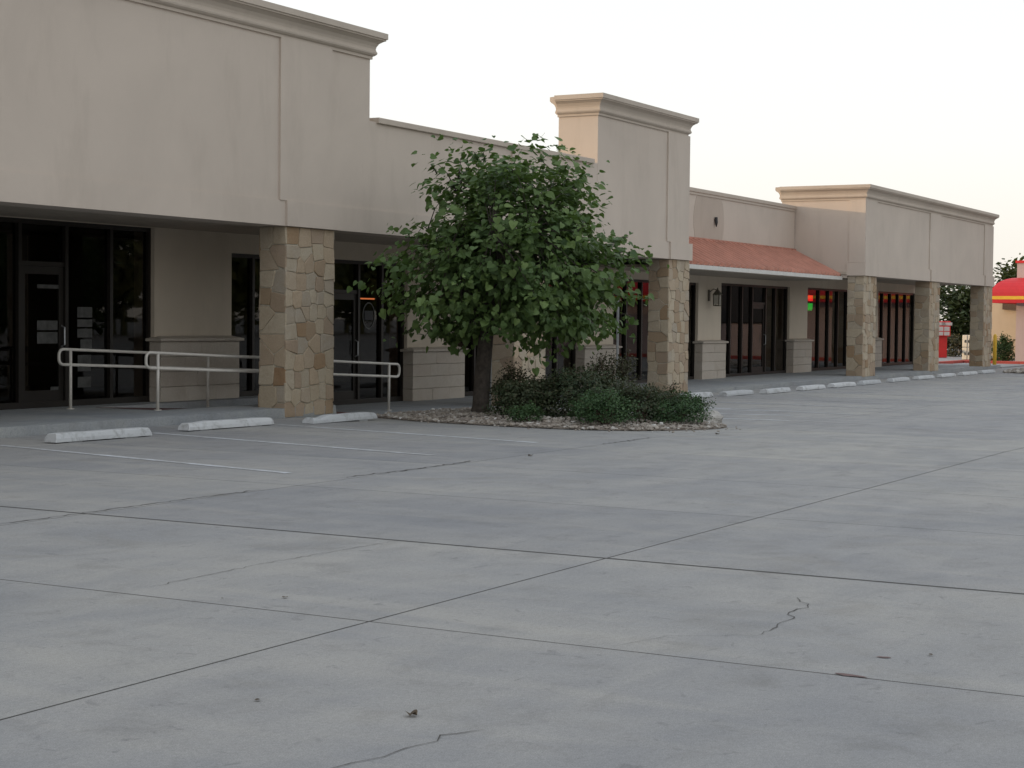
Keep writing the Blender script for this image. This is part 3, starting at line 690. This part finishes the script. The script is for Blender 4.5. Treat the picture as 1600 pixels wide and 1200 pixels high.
# ------------------------------------------------------------------ planting island
ISL = [(24.1, 16.38), (22.75, 14.7), (22.2, 13.3), (21.9, 11.9), (22.1, 10.7), (22.9, 10.0), (24.1, 9.75), (25.2, 10.2), (26.2, 11.6), (27.0, 13.6), (28.6, 16.38)]
def inside(x, y, poly):
    r_ = False
    for i in range(len(poly)):
        (xa, ya), (xb, yb) = poly[i], poly[i-1]
        if (ya > y) != (yb > y) and x < (xb-xa)*(y-ya)/(yb-ya)+xa: r_ = not r_
    return r_
def smoothpoly(P, n=3):
    for _ in range(n):
        Q = []
        for i in range(len(P)):
            a, b = P[i], P[(i+1) % len(P)]
            Q += [(a[0]*.75+b[0]*.25, a[1]*.75+b[1]*.25), (a[0]*.25+b[0]*.75, a[1]*.25+b[1]*.75)]
        P = Q
    return P
IS2 = smoothpoly(ISL, 2); cxi, cyi = 24.6, 12.8
m = MB(); N = len(IS2)
vv = [(x, y, zg(x, y)+.006) for x, y in IS2] + [(cxi+(x-cxi)*.86, cyi+(y-cyi)*.86, zg(x, y)+.055) for x, y in IS2] + [(cxi, cyi, zg(cxi, cyi)+.11)]
m.raw(vv, [(k, (k+1) % N, N+(k+1) % N, N+k) for k in range(N)] + [(N+k, N+(k+1) % N, 2*N) for k in range(N)])
tag(m.build('planting_bed', 'gravelbase'), kind='structure')
def zisl(x, y):
    d = min(math.hypot(x-a, y-b) for a, b in IS2); return zg(x, y) + min(.10, .012+d*.10)
def rock_verts(rng, s, flat=.6):
    t = (1+5**.5)/2
    vs = [Vector(v).normalized() for v in ((-1,t,0),(1,t,0),(-1,-t,0),(1,-t,0),(0,-1,t),(0,1,t),(0,-1,-t),(0,1,-t),(t,0,-1),(t,0,1),(-t,0,-1),(-t,0,1))]
    fs = [(0,11,5),(0,5,1),(0,1,7),(0,7,10),(0,10,11),(1,5,9),(5,11,4),(11,10,2),(10,7,6),(7,1,8),(3,9,4),(3,4,2),(3,2,6),(3,6,8),(3,8,9),(4,9,5),(2,4,11),(6,2,10),(8,6,7),(9,8,1)]
    rot = Matrix.Rotation(rng.uniform(0, 6.3), 3, 'Z') @ Matrix.Rotation(rng.uniform(-.3, .3), 3, 'X')
    ax = Vector((rng.uniform(.75, 1.3), rng.uniform(.7, 1.1), flat*rng.uniform(.8, 1.2)))
    return [rot @ Vector((v.x*ax.x, v.y*ax.y, v.z*ax.z))*s*rng.uniform(.82, 1.18) for v in vs], fs
rng = random.Random(5); m = MB(); cnt = 0
while cnt < 7500:
    x, y = rng.uniform(21.8, 28.6), rng.uniform(9.7, 16.4)
    if not inside(x, y, IS2): continue
    s = rng.choice((.012, .016, .02, .024, .03, .042)); vs2, fs2 = rock_verts(rng, s)
    z = zisl(x, y); m.raw([(v.x+x, v.y+y, v.z+z+s*.2) for v in vs2], fs2, rng.random()); cnt += 1
for _ in range(90):
    a = rng.uniform(0, 6.28); k = rng.randrange(N); x, y = IS2[k]; x += rng.uniform(-.35, .15); y += rng.uniform(-.5, .1)
    if y > 15.5: continue
    s = rng.uniform(.010, .022); vs2, fs2 = rock_verts(rng, s); m.raw([(v.x+x, v.y+y, v.z+zg(x, y)+s*.4) for v in vs2], fs2, rng.random())
tag(m.build('gravel', 'rock', attr_=True), 'loose tan river gravel covering the planting island', 'gravel', kind='stuff')
for (x, y, s, lb) in ((24.95, 10.35, .22, 'large pale limestone boulder right of the low green shrub'), (25.15, 10.8, .17, 'pale limestone boulder behind the low green shrub'), (25.5, 10.75, .17, 'smaller pale boulder at the back right edge of the bed')):
    vs2, fs2 = rock_verts(rng, s, .75); mm = MB(); mm.raw([(v.x, v.y, v.z) for v in vs2], fs2, rng.uniform(.8, 1)); o = mm.build('boulder', 'pale', None, (0, 0, 0), attr_=True)
    o.location = (x, y, zisl(x, y)+s*.35); sb = o.modifiers.new('sub', 'SUBSURF'); sb.subdivision_type = 'SIMPLE'; sb.levels = 3; sb.render_levels = 3
    dt = o.modifiers.new('disp', 'DISPLACE'); tx = bpy.data.textures.new('rockn', 'CLOUDS'); tx.noise_scale = .09; dt.texture = tx; dt.strength = .06
    tag(o, lb, 'boulder', 'limestone boulders in the planting island')

# ------------------------------------------------------------------ tree
HEART = [(0, 0), (.16, -.10), (.36, -.06), (.48, .14), (.46, .38), (.28, .68), (0, .98), (-.28, .68), (-.46, .38), (-.48, .14), (-.36, -.06), (-.16, -.10)]
def heart_leaf(s, fold=.22, curl=.15):
    vv = [(x*s, y*s, abs(x)*fold*s - curl*y*y*s) for x, y in HEART]; c = len(vv); vv.append((0, .35*s, -curl*.12*s))
    ff = [(c, i, (i+1) % 12) for i in range(12)]; return vv, ff
def basis(nrm, tip):
    n = nrm.normalized(); t = (tip - n*tip.dot(n))
    t = t.normalized() if t.length > 1e-4 else n.orthogonal().normalized(); return Matrix((t.cross(n), t, n)).transposed()
TX, TY = 24.35, 14.2; TZ = zisl(TX, TY)
tree = empty('redbud_tree', (TX, TY, TZ), 'leafy green tree with heart shaped leaves in the planting island', 'tree')
rng = random.Random(21)
cc = Vector((TX, TY, 0)) + Vector((rt.x, rt.y, 0))*.55; CZ = 2.62
def crown_r(d):
    """lumpy crown radius by direction"""
    az, el = math.atan2(d.y, d.x), math.asin(max(-1, min(1, d.z)))
    return 1 + .07*math.sin(3*az+1.2) + .06*math.sin(5*az+2.0+2*el) + .06*math.sin(7*el+az)
def crown_point(rr, rng):
    """a wide low skirt of branches and a narrower head above it"""
    head = rng.random() < .36
    while True:
        d = Vector((rng.gauss(0, 1), rng.gauss(0, 1), rng.gauss(0, 1))).normalized()
        if d.z > (-.5 if head else -.95): break
    e = .75; sg = lambda a: math.copysign(abs(a)**e, a)      # boxier than an ellipsoid
    hxy = math.hypot(d.x, d.y); f_ = (hxy**e)/max(hxy, 1e-4); k = crown_r(d)*rr
    a, b, z0 = (1.22, 1.12 if d.z > 0 else .8, 3.18) if head else (1.80, .95 if d.z > 0 else .98, 2.22)
    c_ = Vector((cc.x, cc.y, z0)) - (Vector((rt.x, rt.y, 0))*.08 if head else Vector((0, 0, 0)))
    return c_ + Vector((d.x*f_*a*k, d.y*f_*a*k, sg(d.z)*b*k))
trunk = MB(); TP = [Vector((TX, TY, TZ-.05)), Vector((TX+.01, TY, TZ+.12)), Vector((TX+.02, TY-.02, TZ+.6)), Vector((TX+.06, TY-.04, TZ+1.1)), Vector((TX+.16, TY-.06, TZ+1.7)), Vector((TX+.26, TY-.10, TZ+2.6)), Vector((TX+.25, TY-.2, TZ+3.6))]
trunk.tube(TP, [.19, .145, .135, .13, .105, .06, .02], 12)
limbs = []
for i in range(11):
    a = i*2.4+.4; st = TP[4].lerp(TP[5], (i % 6)/6.); el = rng.uniform(.15, .9)
    d = Vector((math.cos(a)*math.cos(el), math.sin(a)*math.cos(el), math.sin(el))); ln_ = rng.uniform(1.2, 1.75)
    pts = [st]; p = st.copy()
    for k in range(5): d = (d + Vector((rng.gauss(0, .15), rng.gauss(0, .15), rng.gauss(0, .1) - (.06 if k > 2 else 0)))).normalized(); p = p + d*ln_/5; pts.append(p.copy())
    trunk.tube(pts, [.06, .05, .04, .03, .02, .012], 7); limbs += pts[2:]
limbs += TP[4:]
clusters = []
for i in range(430):
    rr = rng.choice((1, .97, .9, .8, .66, .5)) * rng.uniform(.93, 1.03); clusters.append(crown_point(rr, rng))
leaves = []
def spray(c, outd, nl, spread, bright, smin, smax, flat=.07):
    tw = (Vector((outd.x, outd.y, outd.z*.45)) + Vector((rng.gauss(0, .35), rng.gauss(0, .35), rng.gauss(0, .18)))).normalized()
    for k in range(nl):
        t = rng.uniform(-.35, .42); p = c + tw*t + Vector((rng.gauss(0, spread), rng.gauss(0, spread), rng.gauss(0, flat) - .18*max(0, t)**2))
        nrm = (Vector((0, 0, .8)) + outd*.55 + Vector((rng.gauss(0, .55), rng.gauss(0, .55), rng.gauss(0, .35)))).normalized()
        tip = (outd*.6 + Vector((rng.gauss(0, .55), rng.gauss(0, .55), -.55+rng.gauss(0, .3)))).normalized()
        leaves.append((p, nrm, tip, (smin + (smax-smin)*rng.random()**1.3)*(1-.25*max(0, t)), max(0, min(1, .6*bright + .4*rng.random()))))
for c in clusters:
    q = min(limbs, key=lambda l: (l-c).length); mid = (q+c)/2 + Vector((0, 0, .08)); trunk.tube([q, mid, c], [.012, .008, .003], 4)
    outd = (c - Vector((cc.x, cc.y, CZ-.3))); outd = outd.normalized() if outd.length > .01 else Vector((0, 0, 1))
    spray(c, outd, rng.randint(21, 34), .155, rng.random(), .06, .16)
# shoots that stick out of the outline
for i in range(70):
    c = crown_point(rng.uniform(.95, 1.05), rng); outd = (c - Vector((cc.x, cc.y, CZ-.2))).normalized(); outd.z = outd.z*.7+.1
    e_ = c + outd*rng.uniform(.2, .45)*(.5 if outd.z > .4 else 1) + Vector((0, 0, rng.uniform(-.12, .08))); trunk.tube([c, (c+e_)/2+Vector((0, 0, .03)), e_], [.012, .009, .006], 5); b_ = rng.random()
    for k in range(rng.randint(7, 12)):
        t = (k+1)/11.; p = c.lerp(e_, min(1, t)) + Vector((rng.gauss(0, .02), rng.gauss(0, .02), rng.gauss(0, .015)))
        leaves.append((p, (Vector((0, 0, .7)) + outd*.4 + Vector((rng.gauss(0, .5), rng.gauss(0, .5), 0))).normalized(), (outd*.3 + Vector((rng.gauss(0, .7), rng.gauss(0, .7), -.5))).normalized(), rng.uniform(.06, .13)*(1.1-.4*t), .5*b_+.5*rng.random()))
# a few stray tufts that stick out of the outline
trunk.build('trunk', 'bark', tree, smooth=True)
camv = Vector((0, 0, CAMH))
def visd(l): return (l[0]-camv).dot(Vector((fw.x, fw.y, 0)))
leaves.sort(key=visd)
near_l, rest = leaves[:300], leaves[300:]
cm = MB()
for p, n_, t_, s, r_ in rest:
    B = basis(n_, t_); vv, ff = heart_leaf(s, rng.uniform(.05, .4), rng.uniform(0, .3)); cm.raw([p + B @ Vector(v) for v in vv], ff, r_)
crown = tag(cm.build('crown', 'redbud', tree, attr_=True), kind='stuff')
lms = []
for k in range(8):
    vv, ff = heart_leaf(1., .08+.04*k, .03*k); me = bpy.data.meshes.new('leaf'); me.from_pydata(vv, [], ff); a = me.attributes.new('rnd', 'FLOAT', 'FACE'); a.data.foreach_set('value', [k/7.]*len(ff)); me.materials.append(M['redbud']); lms.append(me)
for p, n_, t_, s, r_ in near_l:
    o = bpy.data.objects.new('leaf', lms[min(7, int(r_*8))]); C.objects.link(o); o.parent = tree
    o.matrix_local = Matrix.Translation(p - Vector((TX, TY, TZ))) @ basis(n_, t_).to_4x4() @ Matrix.Scale(s, 4)

# ------------------------------------------------------------------ shrubs
def small_leaf(s): return [(0, 0, 0), (.28*s, .42*s, .05*s), (0, s, 0), (-.28*s, .42*s, .05*s)], [(0, 1, 2), (0, 2, 3)]
def shrub(name, label, x, y, rx, ry, h, n, leaf, ls, seed, airy=0., z=None, cat='shrub', group=None, stems=14):
    rng = random.Random(seed); z0 = zisl(x, y) if z is None else z
    o = empty(name, (x, y, z0), label, cat, group)
    st = MB(); tips = []
    for i in range(stems):
        a = rng.uniform(0, 6.28); r_ = rng.uniform(.2, 1)**.6; e = rng.uniform(.75, 1.08)
        tip = Vector((x+rx*r_*math.cos(a), y+ry*r_*math.sin(a), z0 + h*e*math.sqrt(max(.05, 1-.75*r_*r_))))
        mid = Vector((x+rx*r_*.4*math.cos(a), y+ry*r_*.4*math.sin(a), z0+(tip.z-z0)*.55)); st.tube([(x+rng.uniform(-.05, .05), y+rng.uniform(-.05, .05), z0-.03), mid, tip], [.014, .009, .003], 5); tips.append((mid, tip))
        for q in range(2):
            t2 = tip + Vector((rng.gauss(0, .14)*rx, rng.gauss(0, .14)*ry, rng.uniform(-.15, .12)*h)); st.tube([mid.lerp(tip, .5), t2], [.006, .002], 4); tips.append((mid.lerp(tip, .5), t2))
    st.build('stem', 'bark2', o)
    lm = MB()
    for i in range(n):
        if rng.random() < .5 + airy*.4:
            a, b = rng.choice(tips); p = a.lerp(b, rng.uniform(.2, 1.05)) + Vector((rng.gauss(0, .05), rng.gauss(0, .05), rng.gauss(0, .04)))
        else:
            while True:
                d = Vector((rng.uniform(-1, 1), rng.uniform(-1, 1), rng.uniform(0, 1)))
                if .35 < d.length < 1: break
            d *= 1 + .12*math.sin(5*math.atan2(d.y, d.x)+seed) + .10*math.sin(9*d.z+3*d.x+seed)
            p = Vector((x+d.x*rx, y+d.y*ry, z0+.02+d.z*h*.95))
        if p.z < z0: p.z = z0+.01
        n_ = Vector((p.x-x+rng.gauss(0, .4), p.y-y+rng.gauss(0, .4), .5+rng.gauss(0, .4))); t_ = Vector((rng.gauss(0, 1), rng.gauss(0, 1), rng.gauss(.2, .8)))
        vv, ff = small_leaf(ls*rng.uniform(.6, 1.4)); B = basis(n_ if n_.length > .01 else Vector((0, 0, 1)), t_); lm.raw([p + B @ Vector(v) for v in vv], ff, rng.random())
    tag(lm.build('foliage', leaf, o, attr_=True), kind='stuff'); return o
SG = 'shrubs in the planting island'
shrub('shrub', 'large dark leafy shrub in the middle of the planting bed', 23.75, 11.95, .80, .85, .74, 10500, 'shrubA', .048, 1, group=SG, stems=26)
shrub('shrub', 'dark bushy shrub beside the tree trunk', 23.4, 12.9, .50, .58, .58, 7000, 'shrubA', .045, 2, group=SG, stems=20)
shrub('shrub', 'upright brownish airy shrub behind the dark shrubs', 24.9, 12.1, .40, .48, 1.08, 3200, 'shrubC', .042, 3, .7, group=SG, stems=26)
shrub('shrub', 'brownish thin shrub on the left behind the tree trunk', 24.85, 13.75, .50, .55, .78, 3800, 'shrubC', .042, 4, .6, group=SG, stems=24)
shrub('shrub', 'low bright green mounded shrub at the right end of the bed', 23.9, 10.5, .54, .50, .42, 7000, 'shrubB', .035, 5, group=SG, stems=18)
shrub('shrub', 'low green mounded shrub at the front of the bed', 22.75, 11.15, .52, .52, .46, 6000, 'shrubB', .036, 6, group=SG, stems=16)
shrub('shrub', 'brownish green shrub between the two low green mounds', 23.6, 10.95, .55, .55, .52, 5200, 'shrubA', .042, 7, .3, group=SG, stems=18)
shrub('shrub', 'sparse low brownish shrub behind the right green mound', 24.75, 11.1, .48, .48, .50, 2200, 'shrubC', .042, 8, .6, group=SG, stems=18)
shrub('shrub', 'small green shrub at the front edge below the tree', 22.45, 12.3, .26, .26, .26, 1500, 'shrubB', .036, 9, .2, group=SG, stems=8)
# sign posts by the bed
for (x, y, h, lb) in ((25.6, 14.75, 2.25, 'slim grey metal post rising behind the tree trunk and shrubs'), (29.5, 14.2, 2.3, 'blue grey metal post right of the tree crown behind the shrubs')):
    zz = zg(x, y); o = empty('sign_post', (x, y, zz), lb, 'post')
    m = MB(); m.box(x-.028, x+.028, y-.004, y+.004, zz-.05, zz+h); m.box(x-.028, x-.020, y-.022, y-.004, zz-.05, zz+h); m.box(x+.020, x+.028, y-.022, y-.004, zz-.05, zz+h); m.build('channel_post', 'galv', o)
    m = MB(); m.tube([(x, y, zz-.05), (x, y, zz+.03)], .07, 12); m.build('post_footing', 'walk', o)

# ------------------------------------------------------------------ things beyond the far corner
FZ = -.15
tag(boxo('curb', 'redcurb', None, 70.5, 95, 19.4, 19.65, FZ-.3, FZ+.10, .02), kind='structure')
tag(boxo('curb', 'redcurb', None, 75.2, 75.5, 2, 19.35, FZ-.3, FZ+.10, .02), kind='structure')
tag(boxo('driveway', 'walk', None, 69.6, 120, 16.4, 19.39, FZ-.5, FZ-.015), kind='structure')
tag(boxo('far_walk', 'walk', None, 70.5, 110, 19.66, 34, FZ-.3, FZ+.085), kind='structure')
# red vending kiosk
KX, KY = 80.4, 21.75
ks = empty('vending_kiosk', (KX, KY, FZ+.09), 'bright red vending kiosk with white panels seen between the far columns', 'kiosk')
kz = FZ+.09
ka = MB(); 
def obox(m, cx, cy, w_, d_, z0, z1, ang=math.radians(-22)):
    ca, sa = math.cos(ang), math.sin(ang); P = []
    for z in (z0, z1):
        for sx, sy in ((-1, -1), (1, -1), (1, 1), (-1, 1)): lx, ly = sx*w_/2, sy*d_/2; P.append((cx+lx*ca-ly*sa, cy+lx*sa+ly*ca, z))
    m.raw(P, [(0, 3, 2, 1), (4, 5, 6, 7), (0, 1, 5, 4), (1, 2, 6, 5), (2, 3, 7, 6), (3, 0, 4, 7)]); return m
def kpart(nm, mt, lx, ly, w_, d_, z0, z1, bev=.01):
    ang = math.radians(-60); ca, sa = math.cos(ang), math.sin(ang); m = MB(); obox(m, KX+lx*ca-ly*sa, KY+lx*sa+ly*ca, w_, d_, kz+z0, kz+z1, ang); return m.build(nm, mt, ks, bevel=bev)
kpart('cabinet', 'red', 0, .1, .45, .45, 0, 1.0, .02); kpart('head', 'red', 0, 0, .66, .62, 1.0, 1.72, .03)
for z0, z1, ww in ((1.52, 1.66, .5), (1.26, 1.46, .25), (1.05, 1.22, .25)):
    for sx in ((0,) if ww > .5 else (-.145, .145)): kpart('display_panel', 'paper', sx, -.318, ww, .02, z0, z1, 0)
# cream locker
lk = empty('storage_locker', (77.6, 19.95, FZ+.085), 'cream white metal locker with dark latches beside the far column', 'locker')
for i in range(2):
    z0 = FZ+.09+i*.56; b = boxo('locker_box', 'cream', lk, 77.3, 77.8, 19.55, 19.98, z0, z0+.54, .02)
    for q in range(2): boxo('latch', 'black', lk, 77.27, 77.298, 19.66+.16*q, 19.71+.16*q, z0+.2, z0+.32)
boxo('divider', 'black', lk, 77.285, 77.299, 19.755, 19.77, FZ+.1, FZ+1.18)
m = MB(); m.tube([(77.27, 20.0, FZ+.45), (77.15, 20.09, FZ+.45)], .07, 10); m.build('valve', 'black', lk)
bo = empty('bollard', (69.9, 16.75, FZ), 'yellow bollard standing at the far corner column', 'bollard')
m = MB(); m.tube([(69.9, 16.75, FZ-.1), (69.9, 16.75, FZ+1.2), (69.9, 16.75, FZ+1.28), (69.9, 16.75, FZ+1.31)], [.075, .075, .055, .01], 14); m.build('pipe', 'yellow', bo, smooth=True)
m = MB(); m.tube([(69.9, 16.75, FZ-.02), (69.9, 16.75, FZ+.02)], .13, 14); m.build('footing', 'walk', bo)
# pink building with red awning
PX, PYN = 77.0, 17.55
pk = empty('restaurant_building', (82, 8, FZ), 'pink stucco building with a red and yellow awning at the right edge', 'building')
boxo('wall', 'pink', pk, PX, 92, -4, PYN, FZ-.1, 4.25); boxo('roof_coping', 'red', pk, PX-.06, 92.06, -4.06, PYN+.06, 4.25, 4.36)
# barrel awning wrapping the corner: profile swept along the two faces
pf = [(0, 1.12)] + [(.95*math.sin(t), .30+.82*math.cos(t)) for t in [PI/2*k/8 for k in range(1, 9)]] + [(.95, 0), (.90, 0), (.90, .28)]
def awn(nm, mt, prof, z0, path, nn):
    m = MB(); n = len(prof); vv = []; L_ = len(path)
    for p, q in zip(path, nn):
        for o_, z in prof: vv.append((p[0]+q[0]*o_, p[1]+q[1]*o_, z0+z))
    m.raw(vv, [(i*n+k, i*n+k+1, (i+1)*n+k+1, (i+1)*n+k) for i in range(L_-1) for k in range(n-1)] + [tuple(range(n)), tuple((L_-1)*n+k for k in reversed(range(n)))]); return m.build(nm, mt, pk)
for path, nn in (([(PX, 11.2), (PX, PYN), (92, PYN)], [(-1, 0), (-1, 1), (0, 1)]), ([(PX, -3.6), (PX, 6.3)], [(-1, 0), (-1, 0)])):
    awn('awning', 'awn', pf, 2.48, path, nn); awn('awning_stripe', 'yellow', [(.951, .155), (.958, .155), (.958, .30), (.951, .30)], 2.48, path, nn)
f_ = boxo('window', 'bronze', pk, PX-.05, PX+.02, 6.8, 10.9, 1.45, 3.9); boxo('pane', 'dark', f_, PX-.06, PX-.052, 6.9, 10.8, 1.52, 3.82)
for i in range(3):
    y = 4.8-2.8*i; f_ = boxo('window', 'bronze', pk, PX-.05, PX+.02, y-1.0, y, FZ+1.0, 2.4); boxo('pane', 'glass', f_, PX-.06, PX-.052, y-.93, y-.07, FZ+1.07, 2.33)
tanb = empty('service_building', (86, 22, FZ), 'low tan stucco wall with a white downspout behind the round bush', 'building')
boxo('wall', 'tan', tanb, 84, 92, 17.9, 20.95, FZ-.1, 2.72); boxo('coping', 'cream', tanb, 83.93, 92.07, 18.6, 21.02, 2.72, 2.80)
boxo('vent_box', 'bark2', tanb, 83.75, 83.999, 19.0, 19.75, 2.25, 2.62)
m = MB(); m.tube([(83.92, 18.75, FZ+.1), (83.92, 18.75, 2.7)], .05, 8); m.build('downspout', 'white', tanb)
shrub('round_bush', 'round clipped green bush beside the yellow bollard', 79.0, 18.55, .55, .55, 1.18, 4200, 'shrubB', .085, 31, .0, z=FZ, cat='bush', stems=10)
for i in range(3):
    shrub('shrub', ('dark shrub behind the red kiosk', 'dark shrub between the red kiosk and the cream locker', 'reddish dark shrub behind the cream locker')[i], 84.5-.3*i, 24.0-.95*i, .9, .9, 1.35, 2600, 'shrubA' if i < 2 else 'shrubC', .11, 33+i, .1, z=FZ, group='shrubs behind the far corner')
# gravel strip at far right
m = MB(); rng = random.Random(9)
for _ in range(700):
    x, y = rng.uniform(62.8, 68.5), rng.uniform(10.2, 14.9)
    s = rng.uniform(.05, .13); vs2, fs2 = rock_verts(rng, s); m.raw([(v.x+x, v.y+y, v.z-.19+s*.3) for v in vs2], fs2, rng.random())
tag(m.build('gravel', 'rock', attr_=True), 'tan gravel strip in front of the pink building', 'gravel', kind='stuff')
m = MB(); P = smoothpoly([(62.6, 15.2), (62.4, 12.0), (63.4, 9.9), (68.6, 9.8), (69.2, 15.2)], 2)
m.face([(x, y, -.19) for x, y in P]); tag(m.build('planting_bed', 'gravelbase'), kind='structure')
# background trees
def btree(x, y, h, r_, seed, label, n=3600, ls=.32, leaf='farleaf', base=.30):
    rng = random.Random(seed); o = empty('tree', (x, y, FZ), label, 'tree', 'trees beyond the shops')
    t = MB(); t.tube([(x, y, FZ-.1), (x+.1, y, FZ+h*.35), (x, y+.1, FZ+h*.8)], [.18, .13, .04], 8)
    for i in range(7):
        a = i*2.4; z = FZ+h*(base+.05*i); t.tube([(x, y, z), (x+r_*.6*math.cos(a), y+r_*.6*math.sin(a), z+h*.18)], [.06, .02], 6)
    t.build('trunk', 'bark', o); m = MB()
    cl = [Vector((rng.gauss(0, .48), rng.gauss(0, .48), rng.uniform(-.9, .95))) for _ in range(60)]
    for _ in range(n):
        c = rng.choice(cl); k = math.sqrt(max(.1, 1-c.z*c.z)); p = Vector((x+(c.x*k)*r_+rng.gauss(0, .16)*r_, y+(c.y*k)*r_+rng.gauss(0, .16)*r_, FZ+h*(base+.35+.32*c.z)+rng.gauss(0, .06)*h))
        vv, ff = small_leaf(ls*rng.uniform(.6, 1.3)); B = basis(Vector((rng.gauss(0, .6), rng.gauss(0, .6), 1)), Vector((rng.gauss(0, 1), rng.gauss(0, 1), rng.gauss(0, .6)))); m.raw([p + B @ Vector(v) for v in vv], ff, rng.random())
    tag(m.build('crown', leaf, o, attr_=True), kind='stuff'); return o
btree(92, 27.2, 4.6, 2.3, 1, 'dark green tree seen through the last bay of the far arcade', base=.2)
btree(95, 24.6, 4.4, 2.0, 2, 'green tree just left of the red awning behind the corner column', base=.2)
btree(97, 21.6, 5.2, 1.9, 3, 'tree peeping over the red awning', base=.3)
btree(90, 29.8, 4.2, 2.2, 4, 'dark tree behind the second far column', base=.15)
# far wood across the street behind the camera, seen only as reflections in the shop glass
m = MB(); rng = random.Random(77)
for i in range(70):
    x, y = 10+i*2.9+rng.uniform(-1.5, 1.5), -66+rng.uniform(-5, 5); h = rng.uniform(11, 16)
    m.tube([(x, y, -.3), (x, y, h*.5)], [.3, .15], 6, .2)
    for _ in range(280):
        d = Vector((rng.gauss(0, 1), rng.gauss(0, 1), rng.gauss(0, 1))).normalized()*rng.uniform(.5, 1); p = Vector((x+d.x*3, y+d.y*3, h*.55+d.z*h*.5))
        if p.z < .3: p.z = .3
        vv, ff = small_leaf(rng.uniform(1.0, 2.0)); B = basis(d+Vector((0, 0, .3)), Vector((rng.gauss(0, 1), rng.gauss(0, 1), rng.gauss(0, 1)))); m.raw([p + B @ Vector(v) for v in vv], ff, rng.random())
tag(m.build('distant_wood', 'farleaf', attr_=True), 'distant wood across the street mirrored in the shop glass', 'trees', kind='stuff')

# ------------------------------------------------------------------ litter on the pavement
lit = [(5.77, 3.68, .036, 'curled dark dead leaf lying alone in the foreground'), (5.66, 4.35, .018, 'small flat dark scrap left of the foreground leaf'), (4.75, 4.95, .016, 'reddish bit of litter at the lower left edge'), (7.8, 5.83, .022, 'thin dark scrap of litter above the near joint'), (7.6, 6.1, .012, 'tiny dark pebble beside the near joint at left'), (17.42, 9.47, .04, 'dark pebble by the joint below the parking stripes'), (22.4, 9.2, .045, 'dark scrap lying right of the planting bed tip'), (8.12, 2.23, .018, 'small dark scrap at the right side of the foreground')]
for x, y, s, lb in lit:
    vv, ff = heart_leaf(s*1.5, .7 if s > .03 else .25, .4 if s > .03 else .1); m = MB(); a = R.uniform(0, 6); m.raw([(vx*math.cos(a)-vy*math.sin(a), vx*math.sin(a)+vy*math.cos(a), abs(vz)+.006) for vx, vy, vz in vv], ff)
    o = m.build('dead_leaf', 'deadleaf', None, (0, 0, 0)); o.location = (x, y, zg(x, y)); tag(o, lb, 'litter', 'scraps of litter on the pavement')
